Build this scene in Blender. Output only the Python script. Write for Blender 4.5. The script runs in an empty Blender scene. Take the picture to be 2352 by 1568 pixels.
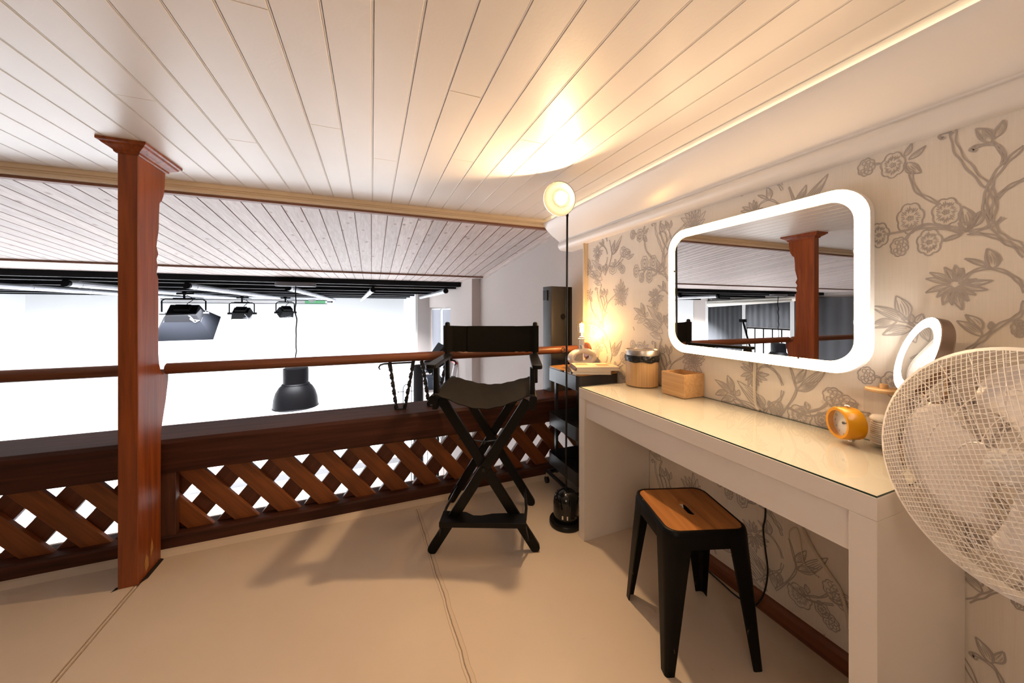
import bpy, bmesh, math, random
from mathutils import Vector, Matrix
R = math.radians
PI = math.pi
rnd = random.Random(7)
SC = bpy.context.scene
COL = SC.collection

# ------------------------------------------------------------------ materials
def _new(name):
    m = bpy.data.materials.new(name); m.use_nodes = True
    nt = m.node_tree
    return m, nt, nt.nodes['Principled BSDF'], nt.nodes['Material Output']

def mat(name, col, rough=0.5, metal=0.0, spec=0.5, bump=0.0, bscale=60, vary=0.0, vscale=6, coat=0.0):
    m, nt, b, o = _new(name)
    b.inputs['Base Color'].default_value = (*col, 1)
    b.inputs['Roughness'].default_value = rough
    b.inputs['Metallic'].default_value = metal
    b.inputs['Specular IOR Level'].default_value = spec
    b.inputs['Coat Weight'].default_value = coat
    b.inputs['Coat Roughness'].default_value = 0.05
    tc = nt.nodes.new('ShaderNodeTexCoord')
    n = nt.nodes.new('ShaderNodeTexNoise'); n.inputs['Scale'].default_value = vscale; n.inputs['Detail'].default_value = 4
    nt.links.new(tc.outputs['Object'], n.inputs['Vector'])
    hs = nt.nodes.new('ShaderNodeMix'); hs.data_type = 'RGBA'
    hs.inputs[6].default_value = (*[c * (1 - vary) for c in col], 1)
    hs.inputs[7].default_value = (*[min(1, c * (1 + vary)) for c in col], 1)
    nt.links.new(n.outputs['Fac'], hs.inputs[0])
    nt.links.new(hs.outputs[2], b.inputs['Base Color'])
    if bump:
        n2 = nt.nodes.new('ShaderNodeTexNoise'); n2.inputs['Scale'].default_value = bscale; n2.inputs['Detail'].default_value = 3
        nt.links.new(tc.outputs['Object'], n2.inputs['Vector'])
        bp = nt.nodes.new('ShaderNodeBump'); bp.inputs['Strength'].default_value = bump; bp.inputs['Distance'].default_value = 0.004
        nt.links.new(n2.outputs['Fac'], bp.inputs['Height']); nt.links.new(bp.outputs['Normal'], b.inputs['Normal'])
    return m

def wood(name, dark, light, axis='X', grain=30, along=2.0, rough=0.45, knots=0.0, knotcol=None, board=0.0, bump=0.15, spec=0.5, bvar=0.25, kscale=7.0, contrast=(0.3, 0.75)):
    m, nt, b, o = _new(name)
    N, K = nt.nodes, nt.links
    b.inputs['Roughness'].default_value = rough
    b.inputs['Specular IOR Level'].default_value = spec
    tc = N.new('ShaderNodeTexCoord'); mp = N.new('ShaderNodeMapping')
    s = {'X': (along, grain, grain), 'Y': (grain, along, grain), 'Z': (grain, grain, along)}[axis]
    mp.inputs['Scale'].default_value = s
    K.new(tc.outputs['Object'], mp.inputs['Vector'])
    vec = mp.outputs['Vector']
    if board:
        sep = N.new('ShaderNodeSeparateXYZ'); K.new(tc.outputs['Object'], sep.inputs[0])
        d = N.new('ShaderNodeMath'); d.operation = 'DIVIDE'; d.inputs[1].default_value = board; K.new(sep.outputs[0], d.inputs[0])
        f = N.new('ShaderNodeMath'); f.operation = 'FLOOR'; K.new(d.outputs[0], f.inputs[0])
        wn = N.new('ShaderNodeTexWhiteNoise'); wn.noise_dimensions = '1D'; K.new(f.outputs[0], wn.inputs['W'])
        ad = N.new('ShaderNodeVectorMath'); ad.operation = 'ADD'
        sc = N.new('ShaderNodeVectorMath'); sc.operation = 'SCALE'; sc.inputs['Scale'].default_value = 40
        K.new(wn.outputs['Color'], sc.inputs[0]); K.new(vec, ad.inputs[0]); K.new(sc.outputs[0], ad.inputs[1]); vec = ad.outputs[0]
    n = N.new('ShaderNodeTexNoise'); n.inputs['Scale'].default_value = 1; n.inputs['Detail'].default_value = 6; n.inputs['Distortion'].default_value = 0.8
    K.new(vec, n.inputs['Vector'])
    rp = N.new('ShaderNodeValToRGB')
    rp.color_ramp.elements[0].position = contrast[0]; rp.color_ramp.elements[1].position = contrast[1]
    rp.color_ramp.elements[0].color = (*dark, 1); rp.color_ramp.elements[1].color = (*light, 1)
    K.new(n.outputs['Fac'], rp.inputs[0])
    col = rp.outputs[0]
    if board:
        mr = N.new('ShaderNodeMapRange'); mr.inputs['To Min'].default_value = 1 - bvar; mr.inputs['To Max'].default_value = 1 + bvar * 0.4
        K.new(wn.outputs['Value'], mr.inputs['Value'])
        mu = N.new('ShaderNodeVectorMath'); mu.operation = 'SCALE'; K.new(col, mu.inputs[0]); K.new(mr.outputs[0], mu.inputs['Scale']); col = mu.outputs[0]
    if knots:
        mp2 = N.new('ShaderNodeMapping')
        s2 = {'X': (kscale * .55, kscale, kscale), 'Y': (kscale, kscale * .55, kscale), 'Z': (kscale, kscale, kscale * .55)}[axis]
        mp2.inputs['Scale'].default_value = s2
        K.new(tc.outputs['Object'], mp2.inputs['Vector'])
        v = N.new('ShaderNodeTexVoronoi'); v.inputs['Scale'].default_value = 1; K.new(mp2.outputs['Vector'], v.inputs['Vector'])
        r2 = N.new('ShaderNodeValToRGB'); e = r2.color_ramp.elements
        e[0].position = knots * .35; e[0].color = (1, 1, 1, 1); e[1].position = knots; e[1].color = (0, 0, 0, 1)
        K.new(v.outputs['Distance'], r2.inputs[0])
        mx = N.new('ShaderNodeMix'); mx.data_type = 'RGBA'
        K.new(r2.outputs[0], mx.inputs[0]); K.new(col, mx.inputs[6]); mx.inputs[7].default_value = (*(knotcol or dark), 1)
        col = mx.outputs[2]
    K.new(col, b.inputs['Base Color'])
    if bump:
        bp = N.new('ShaderNodeBump'); bp.inputs['Strength'].default_value = bump; bp.inputs['Distance'].default_value = 0.003
        K.new(n.outputs['Fac'], bp.inputs['Height']); K.new(bp.outputs['Normal'], b.inputs['Normal'])
    return m

def emit(name, col, s):
    m, nt, b, o = _new(name)
    e = nt.nodes.new('ShaderNodeEmission'); e.inputs[0].default_value = (*col, 1); e.inputs[1].default_value = s
    nt.links.new(e.outputs[0], o.inputs[0]); nt.nodes.remove(b)
    return m

def glass(name, tint=(1, 1, 1), ior=1.45, rough=0.02):
    m, nt, b, o = _new(name)
    t = nt.nodes.new('ShaderNodeBsdfTransparent'); t.inputs[0].default_value = (*tint, 1)
    g = nt.nodes.new('ShaderNodeBsdfGlossy'); g.inputs['Roughness'].default_value = rough
    f = nt.nodes.new('ShaderNodeFresnel')
    ge = nt.nodes.new('ShaderNodeNewGeometry'); ma = nt.nodes.new('ShaderNodeMath'); ma.operation = 'MULTIPLY_ADD'; ma.inputs[1].default_value = 1 / ior - ior; ma.inputs[2].default_value = ior
    nt.links.new(ge.outputs['Backfacing'], ma.inputs[0]); nt.links.new(ma.outputs[0], f.inputs[0])
    mx = nt.nodes.new('ShaderNodeMixShader')
    nt.links.new(f.outputs[0], mx.inputs[0]); nt.links.new(t.outputs[0], mx.inputs[1]); nt.links.new(g.outputs[0], mx.inputs[2])
    nt.links.new(mx.outputs[0], o.inputs[0]); nt.nodes.remove(b)
    return m

# ------------------------------------------------------------------ mesh builder
class MB:
    def __init__(s): s.v = []; s.f = []; s.mi = []; s.M = Matrix(); s.m = 0
    def add(s, vs, fs):
        k = len(s.v); s.v += [tuple(s.M @ Vector(p)) for p in vs]
        for f in fs: s.f.append(tuple(i + k for i in f)); s.mi.append(s.m)
        return s
    def box(s, x0, x1, y0, y1, z0, z1):
        return s.add([(x0,y0,z0),(x1,y0,z0),(x1,y1,z0),(x0,y1,z0),(x0,y0,z1),(x1,y0,z1),(x1,y1,z1),(x0,y1,z1)],
                     [(3,2,1,0),(4,5,6,7),(0,1,5,4),(1,2,6,5),(2,3,7,6),(3,0,4,7)])
    def bar(s, a, b, w, h, up=(0, 0, 1)):
        a, b = Vector(a), Vector(b); d = (b - a).normalized(); u = Vector(up); x = d.cross(u).normalized(); u = x.cross(d)
        vs = []
        for p in (a, b):
            for i, j in ((-1,-1),(1,-1),(1,1),(-1,1)): vs.append(p + x * (i * w / 2) + u * (j * h / 2))
        return s.add(vs, [(0,1,2,3),(7,6,5,4),(0,4,5,1),(1,5,6,2),(2,6,7,3),(3,7,4,0)])
    def tube(s, pts, r, n=8, closed=False, cap=True):
        P = [Vector(p) for p in pts]; L = len(P); rs = r if isinstance(r, (list, tuple)) else [r] * L
        T = []
        for i in range(L):
            if closed: t = P[(i + 1) % L] - P[i - 1]
            else: t = P[min(i + 1, L - 1)] - P[max(i - 1, 0)]
            T.append(t.normalized())
        u = T[0].orthogonal().normalized(); vs = []
        for i in range(L):
            u = (u - T[i] * u.dot(T[i]))
            u = u.normalized() if u.length > 1e-6 else T[i].orthogonal().normalized()
            w = T[i].cross(u)
            for k in range(n):
                a = 2 * PI * k / n; vs.append(P[i] + (u * math.cos(a) + w * math.sin(a)) * rs[i])
        fs = []
        for i in range(L if closed else L - 1):
            j = (i + 1) % L
            for k in range(n): fs.append((i*n+k, i*n+(k+1)%n, j*n+(k+1)%n, j*n+k))
        if not closed and cap:
            fs.append(tuple(range(n))[::-1]); fs.append(tuple(range((L-1)*n, L*n)))
        return s.add(vs, fs)
    def lathe(s, prof, n=32, capb=True, capt=True):
        vs = []; fs = []
        for r, z in prof:
            for k in range(n): a = 2*PI*k/n; vs.append((r*math.cos(a), r*math.sin(a), z))
        for i in range(len(prof)-1):
            for k in range(n): fs.append((i*n+k, i*n+(k+1)%n, (i+1)*n+(k+1)%n, (i+1)*n+k))
        if capb: fs.append(tuple(range(n))[::-1])
        if capt: fs.append(tuple(range((len(prof)-1)*n, len(prof)*n)))
        return s.add(vs, fs)
    def prism(s, poly, a, b, axis='z'):
        n = len(poly)
        f = {'z': lambda p, t: (p[0], p[1], t), 'y': lambda p, t: (p[0], t, p[1]), 'x': lambda p, t: (t, p[0], p[1])}[axis]
        vs = [f(p, a) for p in poly] + [f(p, b) for p in poly]
        fs = [tuple(range(n))[::-1], tuple(range(n, 2*n))] + [(i, (i+1)%n, n+(i+1)%n, n+i) for i in range(n)]
        return s.add(vs, fs)
    def loft(s, rings, cap=True, closed=True):
        n = len(rings[0]); vs = [p for r in rings for p in r]; fs = []
        for i in range(len(rings)-1):
            for k in range(n if closed else n-1): fs.append((i*n+k, i*n+(k+1)%n, (i+1)*n+(k+1)%n, (i+1)*n+k))
        if cap: fs.append(tuple(range(n))[::-1]); fs.append(tuple(range((len(rings)-1)*n, len(rings)*n)))
        return s.add(vs, fs)
    def sphere(s, c, r, n=12, m=8, sc=(1, 1, 1)):
        vs = [(c[0], c[1], c[2]-r*sc[2])]; fs = []
        for i in range(1, m):
            t = PI*i/m
            for k in range(n): a = 2*PI*k/n; vs.append((c[0]+r*sc[0]*math.sin(t)*math.cos(a), c[1]+r*sc[1]*math.sin(t)*math.sin(a), c[2]-r*sc[2]*math.cos(t)))
        vs.append((c[0], c[1], c[2]+r*sc[2])); l = len(vs)-1
        for k in range(n): fs.append((0, 1+(k+1)%n, 1+k)); fs.append((l, 1+(m-2)*n+k, 1+(m-2)*n+(k+1)%n))
        for i in range(m-2):
            for k in range(n): fs.append((1+i*n+k, 1+i*n+(k+1)%n, 1+(i+1)*n+(k+1)%n, 1+(i+1)*n+k))
        return s.add(vs, fs)
    def build(s, name, mats, parent=None, loc=None, rot=None, bevel=0, seg=2, smooth=35, fixn=True):
        me = bpy.data.meshes.new(name)
        me.from_pydata(s.v, [], s.f)
        for m in (mats if isinstance(mats, (list, tuple)) else [mats]): me.materials.append(m)
        me.polygons.foreach_set('material_index', s.mi)
        if fixn:
            bm = bmesh.new(); bm.from_mesh(me); bmesh.ops.recalc_face_normals(bm, faces=bm.faces); bm.to_mesh(me); bm.free()
        if smooth:
            me.polygons.foreach_set('use_smooth', [True]*len(me.polygons)); me.set_sharp_from_angle(angle=R(smooth))
        me.update()
        o = bpy.data.objects.new(name, me); COL.objects.link(o)
        if parent: o.parent = parent
        if loc: o.location = loc
        if rot: o.rotation_euler = rot
        if bevel:
            b = o.modifiers.new('bevel', 'BEVEL'); b.width = bevel; b.segments = seg; b.limit_method = 'ANGLE'; b.angle_limit = R(40)
            b.harden_normals = True
        return o

def tag(o, label, cat, group=None):
    o['label'] = label; o['category'] = cat
    if group: o['group'] = group
    return o
def struct(o, label=None):
    o['kind'] = 'structure'
    if label: o['label'] = label
    return o
def thing(name, label, cat, loc=(0, 0, 0), rz=0, group=None):
    o = bpy.data.objects.new(name, None); COL.objects.link(o); o.location = loc; o.rotation_euler = (0, 0, rz)
    o.empty_display_size = .1
    return tag(o, label, cat, group)
def rrect(w, h, r, n=6, cx=0, cy=0):
    out = []
    for sx, sy, a0 in ((1,1,0),(-1,1,90),(-1,-1,180),(1,-1,270)):
        for i in range(n+1):
            a = R(a0 + 90*i/n); out.append((cx+sx*(w/2-r)+r*math.cos(a), cy+sy*(h/2-r)+r*math.sin(a)))
    return out
def bez(a, b, c, d, n=12):
    a, b, c, d = map(Vector, (a, b, c, d)); o = []
    for i in range(n+1):
        t = i/n; o.append(a*(1-t)**3+b*3*t*(1-t)**2+c*3*t*t*(1-t)+d*t**3)
    return o
def smoothpath(P, n=6):
    P = [Vector(p) for p in P]; o = []
    for i in range(len(P)-1):
        p0 = P[max(i-1,0)]; p1 = P[i]; p2 = P[i+1]; p3 = P[min(i+2,len(P)-1)]
        for k in range(n):
            t = k/n
            o.append(0.5*((2*p1)+(p2-p0)*t+(2*p0-5*p1+4*p2-p3)*t*t+(3*p1-p0-3*p2+p3)*t**3))
    o.append(P[-1]); return o
def axisM(origin, n, up=(0, 0, 1)):
    z = Vector(n).normalized(); x = Vector(up).cross(z).normalized(); y = z.cross(x)
    M = Matrix((x, y, z)).transposed().to_4x4(); M.translation = Vector(origin); return M
def lamp(name, kind, loc, power, col, size=.1, rot=None, target=None, sy=None, spread=None):
    l = bpy.data.lights.new(name, kind); l.energy = power; l.color = col
    if kind == 'AREA':
        l.size = size
        if sy: l.shape = 'RECTANGLE'; l.size_y = sy
        if spread: l.spread = spread
    else: l.shadow_soft_size = size
    o = bpy.data.objects.new(name, l); COL.objects.link(o); o.location = loc
    if target is not None: o.rotation_euler = (Vector(target)-Vector(loc)).to_track_quat('-Z', 'Y').to_euler()
    if rot: o.rotation_euler = rot
    return o

# ------------------------------------------------------------------ palette
M_ceil = mat('painted ceiling boards', (.755, .70, .645), .34, spec=.5, bump=.06, bscale=90, vary=.03, vscale=5)
M_trim = mat('cream painted trim', (.76, .64, .48), .4, vary=.03)
M_pinkw = wood('whitewashed pine boards', (.50, .405, .365), (.69, .60, .56), 'Y', 55, 1.6, .5, knots=.16, knotcol=(.28, .17, .13), board=.1105, bump=.05, bvar=.16, kscale=9.5)
M_gap = mat('stained board gap', (.20, .085, .05), .6)
M_post = wood('reddish stained pine upright', (.14, .028, .005), (.31, .074, .013), 'Z', 38, 2.2, .42, knots=.12, knotcol=(.06, .012, .004), kscale=5)
M_beam = wood('dark stained timber', (.026, .0075, .004), (.082, .025, .013), 'X', 34, 2.0, .55, spec=.25, knots=.10, knotcol=(.03, .01, .006), kscale=4)
M_rail = wood('handrail timber', (.105, .030, .011), (.215, .070, .027), 'X', 40, 1.6, .36)
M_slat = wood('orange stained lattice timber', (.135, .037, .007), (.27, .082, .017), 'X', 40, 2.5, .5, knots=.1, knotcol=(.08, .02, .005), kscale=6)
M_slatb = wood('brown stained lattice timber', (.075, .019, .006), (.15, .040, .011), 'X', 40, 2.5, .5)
M_skirt = wood('red brown skirting timber', (.12, .035, .012), (.21, .07, .026), 'Y', 40, 1.6, .45)
M_corn = mat('white cornice paint', (.86, .815, .77), .28, spec=.5, bump=.05, bscale=25, vary=.02)
M_plaster = mat('grey woodchip plaster', (.55, .485, .45), .9, bump=.5, bscale=190, vary=.04, vscale=40)
M_desk = mat('white lacquer desk', (.86, .80, .745), .3, spec=.5, vary=.01)
M_deskglass = glass('desk glass', (.97, .98, .95), 1.5, .01)
M_gedge = mat('green glass edge', (.01, .045, .035), .15)
M_black = mat('black satin metal', (.006, .006, .0065), .32, spec=.35)
M_blackw = mat('black lacquered wood', (.0045, .0042, .004), .36, spec=.18)
M_canvas = mat('black canvas', (.009, .008, .007), .9, spec=.1, bump=.25, bscale=600, vary=.1, vscale=30)
M_canvas2 = mat('worn black canvas seat', (.0125, .0108, .009), .85, spec=.1, bump=.25, bscale=600, vary=.15, vscale=30)
M_steel = mat('brushed steel', (.66, .59, .52), .36, 1.0)
M_chrome = mat('chrome', (.8, .78, .75), .06, 1.0)
M_mirror = mat('mirror silver', (.74, .72, .70), .004, 1.0)
M_bamboo = wood('bamboo strips', (.50, .29, .12), (.68, .44, .21), 'Z', 90, 2, .42, bump=.04)
M_bamboox = wood('bamboo box', (.47, .26, .10), (.64, .40, .18), 'Y', 90, 3, .45, bump=.04)
M_bag = mat('black bin liner', (.012, .011, .011), .25, bump=.9, bscale=60)
M_yellow = mat('yellow lacquer', (.72, .315, .003), .3, vary=.02)
M_white = mat('white plastic', (.80, .77, .74), .3)
M_blade = mat('fan blade plastic', (.86, .80, .76), .22)
M_wire = mat('white coated wire', (.84, .80, .77), .4)
M_paper = mat('white paper', (.80, .76, .68), .7)
M_cotton = mat('cotton', (.94, .91, .86), .95, bump=.3, bscale=250)
M_acryl = glass('clear acrylic', (1, 1, 1), 1.22, .03)
M_bulbglass = glass('bulb glass', (1, .93, .8), 1.3, .02)
M_seatw = wood('varnished stool seat', (.27, .095, .022), (.50, .21, .06), 'Y', 32, 2.2, .35, contrast=(.3, .7))
M_ceramic = mat('white ceramic', (.82, .78, .72), .18)
M_graybox = mat('dark grey cabinet', (.045, .042, .042), .42, spec=.4, bump=.03, bscale=300)
M_cart = mat('black cart enamel', (.03, .03, .034), .35, spec=.5)
M_cartw = wood('cart top wood', (.33, .16, .05), (.5, .28, .1), 'X', 40, 2.5, .4)
M_cyc = mat('white studio cove', (.86, .87, .88), .8)
M_hallfl = mat('white painted studio floor', (.76, .75, .76), .6, vary=.02)
M_risershade = mat('shaded riser grey', (.34, .34, .35), .7)  # the riser's shade is put into its colour as grey
M_ironb = mat('wrought iron', (.018, .016, .018), .5, spec=.3)
M_tarp = mat('black rig', (.006, .006, .007), .6, spec=.12)
M_alu = mat('aluminium', (.62, .62, .64), .35, .7)
M_pipe = mat('pale conduit', (.66, .68, .72), .35, .3)
M_curtain = mat('grey curtain', (.13, .135, .15), .9, vary=.08, vscale=3)
M_frame = mat('white window frame', (.72, .72, .72), .5)
M_blind = mat('grey roller blind', (.42, .43, .48), .9)
M_green = mat('green backdrop cloth', (.20, .62, .30), .8)
M_red = mat('red plastic', (.6, .03, .02), .4)
M_lampblack = mat('enamelled pendant', (.010, .010, .012), .42, spec=.22)
M_albumpic = mat('sepia photograph', (.42, .30, .17), .5, vary=.5, vscale=90)
M_album = mat('album cover', (.76, .68, .56), .5)
M_caseblue = mat('blue grey case', (.10, .13, .18), .6)
WARM = (1.0, .66, .36)
M_led = emit('warm white light strip', (1.0, .66, .37), 25)
M_led2 = emit('white light ring', (1.0, .93, .84), 19.0)
M_spot = emit('floor lamp lens', (1.0, .68, .38), 2900.0)
M_fil = emit('glowing filament', (1.0, .66, .27), 80.0)
M_day = emit('daylight glass', (.93, .97, 1.0), 6.0)
M_soft = emit('studio light diffuser', (1.0, .98, .95), 25.0)
M_dim = emit('small red indicator', (1.0, .05, .02), 3.0)
M_bowl = mat('dark lamp bowl', (.035, .032, .028), .7, spec=.05)
M_mount = mat('grey ceiling rose', (.10, .10, .11), .5)
M_room = mat('darkened loft wall paint', (.34, .29, .24), .8)  # unseen loft walls painted darker to cut light bouncing back
M_tape = emit('warm light tape', (1.0, .80, .54), 11.0)
M_bronze = mat('brushed brown steel', (.36, .27, .215), .3, 1.0)
M_hole = mat('dark gap', (.012, .008, .006), .9)

EXPO = -0.17
HALL_P = 165
FAN_A0 = 186
# ------------------------------------------------------------------ the loft room
XW = 1.434          # papered wall
CZ = 1.89           # loft ceiling
def floor_mat():
    m, nt, b, o = _new('cream painted floor boards'); N, K = nt.nodes, nt.links
    b.inputs['Roughness'].default_value = .42
    tc = N.new('ShaderNodeTexCoord'); sep = N.new('ShaderNodeSeparateXYZ'); K.new(tc.outputs['Object'], sep.inputs[0])
    n1 = N.new('ShaderNodeTexNoise'); n1.inputs['Scale'].default_value = 2.2; n1.inputs['Detail'].default_value = 5; K.new(tc.outputs['Object'], n1.inputs['Vector'])
    c = N.new('ShaderNodeMix'); c.data_type = 'RGBA'; c.inputs[6].default_value = (.585, .475, .365, 1); c.inputs[7].default_value = (.68, .565, .45, 1); K.new(n1.outputs['Fac'], c.inputs[0])
    col = c.outputs[2]
    # scuffs and specks of dirt
    for sc, lo, hi, dk in ((9, .66, .74, (.50, .41, .31)), (60, .74, .80, (.30, .20, .13))):
        n = N.new('ShaderNodeTexNoise'); n.inputs['Scale'].default_value = sc; n.inputs['Detail'].default_value = 8; n.inputs['Roughness'].default_value = .75; K.new(tc.outputs['Object'], n.inputs['Vector'])
        mr = N.new('ShaderNodeMapRange'); mr.inputs['From Min'].default_value = lo; mr.inputs['From Max'].default_value = hi; K.new(n.outputs['Fac'], mr.inputs['Value'])
        x = N.new('ShaderNodeMix'); x.data_type = 'RGBA'; x.inputs[7].default_value = (*dk, 1); K.new(mr.outputs[0], x.inputs[0]); K.new(col, x.inputs[6]); col = x.outputs[2]
    # the cracked board joint, a wandering line along Y
    nz = N.new('ShaderNodeTexNoise'); nz.inputs['Scale'].default_value = 9; nz.inputs['Detail'].default_value = 6; K.new(tc.outputs['Object'], nz.inputs['Vector'])
    wob = N.new('ShaderNodeMath'); wob.operation = 'MULTIPLY_ADD'; wob.inputs[1].default_value = .020; wob.inputs[2].default_value = -.010; K.new(nz.outputs['Fac'], wob.inputs[0])
    sl = N.new('ShaderNodeMath'); sl.operation = 'MULTIPLY_ADD'; sl.inputs[1].default_value = .042; K.new(sep.outputs[1], sl.inputs[0]); K.new(sep.outputs[0], sl.inputs[2])
    ad = N.new('ShaderNodeMath'); ad.operation = 'ADD'; K.new(sl.outputs[0], ad.inputs[0]); K.new(wob.outputs[0], ad.inputs[1])
    for x0, w, dk in ((.338, .0044, (.055, .028, .013)), (.352, .0016, (.25, .16, .09)), (.345, .010, (.60, .48, .365)), (.326, .0012, (.35, .25, .16))):
        d = N.new('ShaderNodeMath'); d.operation = 'SUBTRACT'; d.inputs[1].default_value = x0; K.new(ad.outputs[0], d.inputs[0])
        a = N.new('ShaderNodeMath'); a.operation = 'ABSOLUTE'; K.new(d.outputs[0], a.inputs[0])
        mr = N.new('ShaderNodeMapRange'); mr.inputs['From Min'].default_value = w; mr.inputs['From Max'].default_value = w * .5; K.new(a.outputs[0], mr.inputs['Value'])
        gt = N.new('ShaderNodeMath'); gt.operation = 'LESS_THAN'; gt.inputs[1].default_value = 2.13; K.new(sep.outputs[1], gt.inputs[0])
        mm = N.new('ShaderNodeMath'); mm.operation = 'MULTIPLY'; K.new(mr.outputs[0], mm.inputs[0]); K.new(gt.outputs[0], mm.inputs[1])
        x = N.new('ShaderNodeMix'); x.data_type = 'RGBA'; x.inputs[7].default_value = (*dk, 1); K.new(mm.outputs[0], x.inputs[0]); K.new(col, x.inputs[6]); col = x.outputs[2]
    K.new(col, b.inputs['Base Color'])
    bn = N.new('ShaderNodeTexNoise'); bn.inputs['Scale'].default_value = 220; K.new(tc.outputs['Object'], bn.inputs['Vector'])
    bp = N.new('ShaderNodeBump'); bp.inputs['Strength'].default_value = .12; bp.inputs['Distance'].default_value = .002; K.new(bn.outputs['Fac'], bp.inputs['Height']); K.new(bp.outputs['Normal'], b.inputs['Normal'])
    return m
M_floor = floor_mat()
b = MB()
# two decks with the open board joint under the post between them
b.box(-4.6, -.946, -1.6, 2.50, -.12, .0); b.box(-.926, 1.52, -1.6, 2.50, -.12, 0.0); b.box(-.946, -.926, -1.6, 2.5, -.12, -.012)
b.box(-.938, -.9325, -1.6, 1.98, -.02, .0015)
b.prism([(2.160, 0), (2.206, 0), (2.206, .016), (2.190, .013)], -4.6, 1.43, 'x')
b.m = 1; b.add([(-.9305, 1.99, .0012), (-.914, 2.02, .0012), (-.914, 2.148, .0012), (-.9305, 2.160, .0012)], [(0, 1, 2, 3)]); b.add([(-1.012, 1.972, .0012), (-.996, 1.984, .0012), (-.996, 2.0, .0012), (-1.008, 2.0, .0012)], [(0, 1, 2, 3)])
struct(b.build('floor', [M_floor, M_hole], smooth=0))

b = MB(); p = []
k = math.ceil((-4.6 - .004) / .113)
xs = [-4.6]; prof = [(-4.6, CZ)]
while k * .113 + .004 < 1.29:
    x = k * .113 + .004
    prof += [(x - .0060, CZ), (x - .0045, CZ + .0022), (x - .0025, CZ + .0008), (x - .0006, CZ + .0008), (x + .0004, CZ + .006), (x + .0012, CZ + .006), (x + .0022, CZ)]; k += 1
prof += [(1.45, CZ), (1.45, CZ + .08), (-4.6, CZ + .08)]
b.prism(prof, -1.6, 2.47, 'y')
# butt joints where one board stops and the next begins
for (kx, y) in ((-3, .98), (-2, 1.52), (0, 1.75), (2, 1.12), (3, 1.62), (5, 1.33), (-5, 1.78), (-7, 1.55)):
    x = kx * .113 + .004
    b.m = 1; b.box(x + .005, x + .107, y, y + .0012, CZ - .0006, CZ + .001); b.m = 0
struct(b.build('ceiling', [M_ceil, M_trim], smooth=0))

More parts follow.
